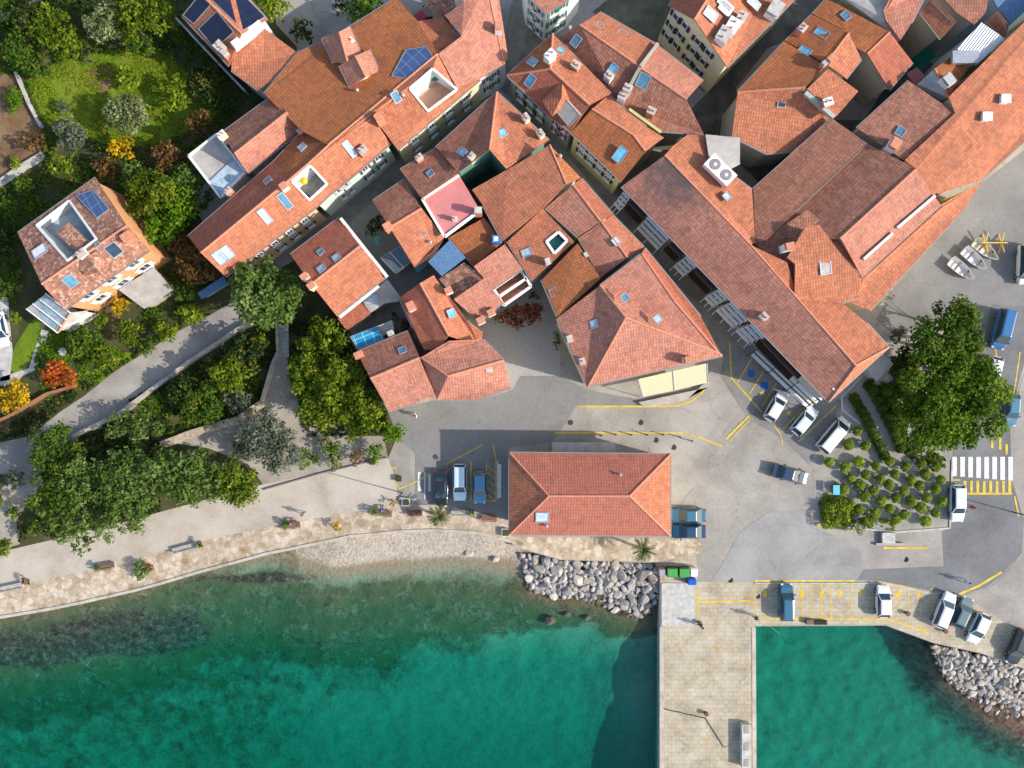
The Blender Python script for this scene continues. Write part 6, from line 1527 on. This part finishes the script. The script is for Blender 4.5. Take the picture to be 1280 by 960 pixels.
# big tree by the crossing and the planted square
T_(1184,501,70,'plane','huge dense round tree beside the zebra crossing', h=9, leaf=.27, dens=24, ry=72, nl=56, lobe=.27)
T_(1170,430,45,'green','dark tree behind the huge round tree, next to the white car', h=8, ry=38)
T_(1190,400,30,'green','lighter tree between the market wing and the parked blue van', h=7.5)
T_(1205,430,25,'green','small tree touching the top of the huge round tree', h=7)
T_(1130,450,22,'dark','shaded shrub left of the huge round tree', h=2.5, cat='shrub', name='shrub')
T_(1120,420,12,'grey','grey green shrub at the tip of the market roof', h=2, cat='shrub', name='shrub')
for i, (x, y) in enumerate(((1072,505),(1077,513),(1082,521),(1086,529),(1090,537),(1094,545),(1098,553),(1102,561),(1106,569),(1068,498),(1092,490),(1098,500),(1103,510),(1108,520),(1113,530),(1118,540),(1122,550),(1126,560),(1086,482),(1108,490),(1115,502),(1122,514))):
    T_(x, y, 8, 'green', 'shaded clipped shrub in the two diagonal hedge rows beside the huge tree', h=1.0, cat='shrub', name='clipped_shrub', leaf=.17, dens=26, group='clipped shrubs in diagonal hedge rows')
rr = random.Random(9); spots_ = [(1072,539),(1061,556),(1082,557)]
for i in range(9):
    for j in range(6):
        x = 1037+i*19+(j % 2)*7+rr.uniform(-1.5,1.5); y = 578+j*14.5+(i % 2)*6+rr.uniform(-1.5,1.5)
        if x > 1182 or y > 655 or (x < 1056 and y > 590 and y < 622 and x < 1050): continue
        spots_.append((x, y))
for x, y in spots_:
    T_(x, y, rr.uniform(6.6,8.6), 'bush', 'round clipped bush in the dotted rows of the planted square', h=1.3, cat='bush', name='round_bush', leaf=.17, dens=28, group='round bushes in rows on the planted square', nl=7)
for a in ((1047,640,20,'lime','loose bright shrub at the lower left of the planted square'),(1035,652,12,'lime','low bright shrub at the left tip of the planted square'),(1078,655,14,'green','green shrub at the lower edge of the planted square')):
    T_(*a[:5], h=1.2, cat='shrub', name='shrub', leaf=.18, dens=20)
LAWN = [(35,97),(80,77),(130,64),(200,62),(240,97),(296,130),(262,148),(205,178),(150,183),(78,163),(54,150)]
# low cover in the gardens: nobody could count it
def cover(name, polys, n, kind, hmax, label, size=.24, seed=1):
    rg = np.random.default_rng(seed); A = []
    tot = sum(abs(area2(p)) for p in polys)
    for p in polys:
        xs = [q[0] for q in p]; ys = [q[1] for q in p]; k = 0; want = int(n*abs(area2(p))/tot)
        while k < want:
            x = rg.uniform(min(xs), max(xs)); y = rg.uniform(min(ys), max(ys))
            if pip(x, y, p):
                if name == 'undergrowth' and pip(x, y, LAWN): k += 1; continue
                d = mn.noise(Vector((x*.06, y*.06, seed)))+.5*mn.noise(Vector((x*.2, y*.2, seed)))
                if d > -.15+rg.random()*.3-.15: A.append((x, y, max(.03, hmax*(d+.35)*rg.random()))); k += 1
                elif rg.random() < .3: k += 1
    P = np.array([tuple(W(x, y, z)) for x, y, z in A]); N = rg.normal(size=P.shape)*.5+np.array([0,0,1]); N /= np.linalg.norm(N, axis=1, keepdims=True)
    T = np.clip(.5+.3*rg.normal(size=len(P)), 0, 1); V, tn = leaves(P, N, size, T, rg)
    o = link(name, quadmesh(name, V, tn, LF[kind])); tag(o, label, 'plants', None, 'stuff')
G1_ = [(-60,-40),(330,-40),(340,20),(300,0),(240,0),(226,28),(311,120),(270,165),(236,195),(270,245),(235,290),(245,330),(285,345),(215,400),(150,430),(200,330),(120,225),(30,280),(20,380),(-60,360),(-60,240),(0,235),(55,200),(55,165),(25,95),(-60,90)]
cover('undergrowth', [G1_], 30000, 'green', .9, 'tangled green undergrowth filling the upper left gardens', .26, 2)
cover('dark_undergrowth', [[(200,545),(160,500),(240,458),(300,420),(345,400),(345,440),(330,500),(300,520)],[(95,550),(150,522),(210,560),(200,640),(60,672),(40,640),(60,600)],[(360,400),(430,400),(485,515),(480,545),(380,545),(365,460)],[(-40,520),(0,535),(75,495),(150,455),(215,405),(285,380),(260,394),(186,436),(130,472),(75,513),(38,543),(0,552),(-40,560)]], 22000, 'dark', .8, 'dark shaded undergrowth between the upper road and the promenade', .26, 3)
cover('ivy_ground', [[(215,545),(170,505),(240,462),(300,430),(330,440),(320,500),(290,520)],[(70,400),(110,430),(160,440),(120,480),(60,500),(40,470),(50,410)]], 9000, 'bright', .35, 'bright green low plants on the garden slopes', .22, 4)
cover('lawn_grass_blades', [[(35,97),(80,77),(130,64),(200,62),(240,97),(296,130),(262,148),(205,178),(150,183),(78,163),(54,150)]], 16000, 'lime', .10, 'short bright grass on the lawn', .16, 5)

cover('square_ground_cover', [[(1022,628),(1045,602),(1062,628),(1088,645),(1120,652),(1118,664),(1030,660)]], 2600, 'lime', .3, 'bright green ground cover at the lower left of the planted square', .2, 6)
cover('shade_ground_cover', [[(1085,470),(1112,452),(1150,440),(1140,500),(1160,560),(1185,575),(1182,585),(1130,572)]], 5000, 'green', .4, 'dark green ground cover under the huge round tree', .24, 7)
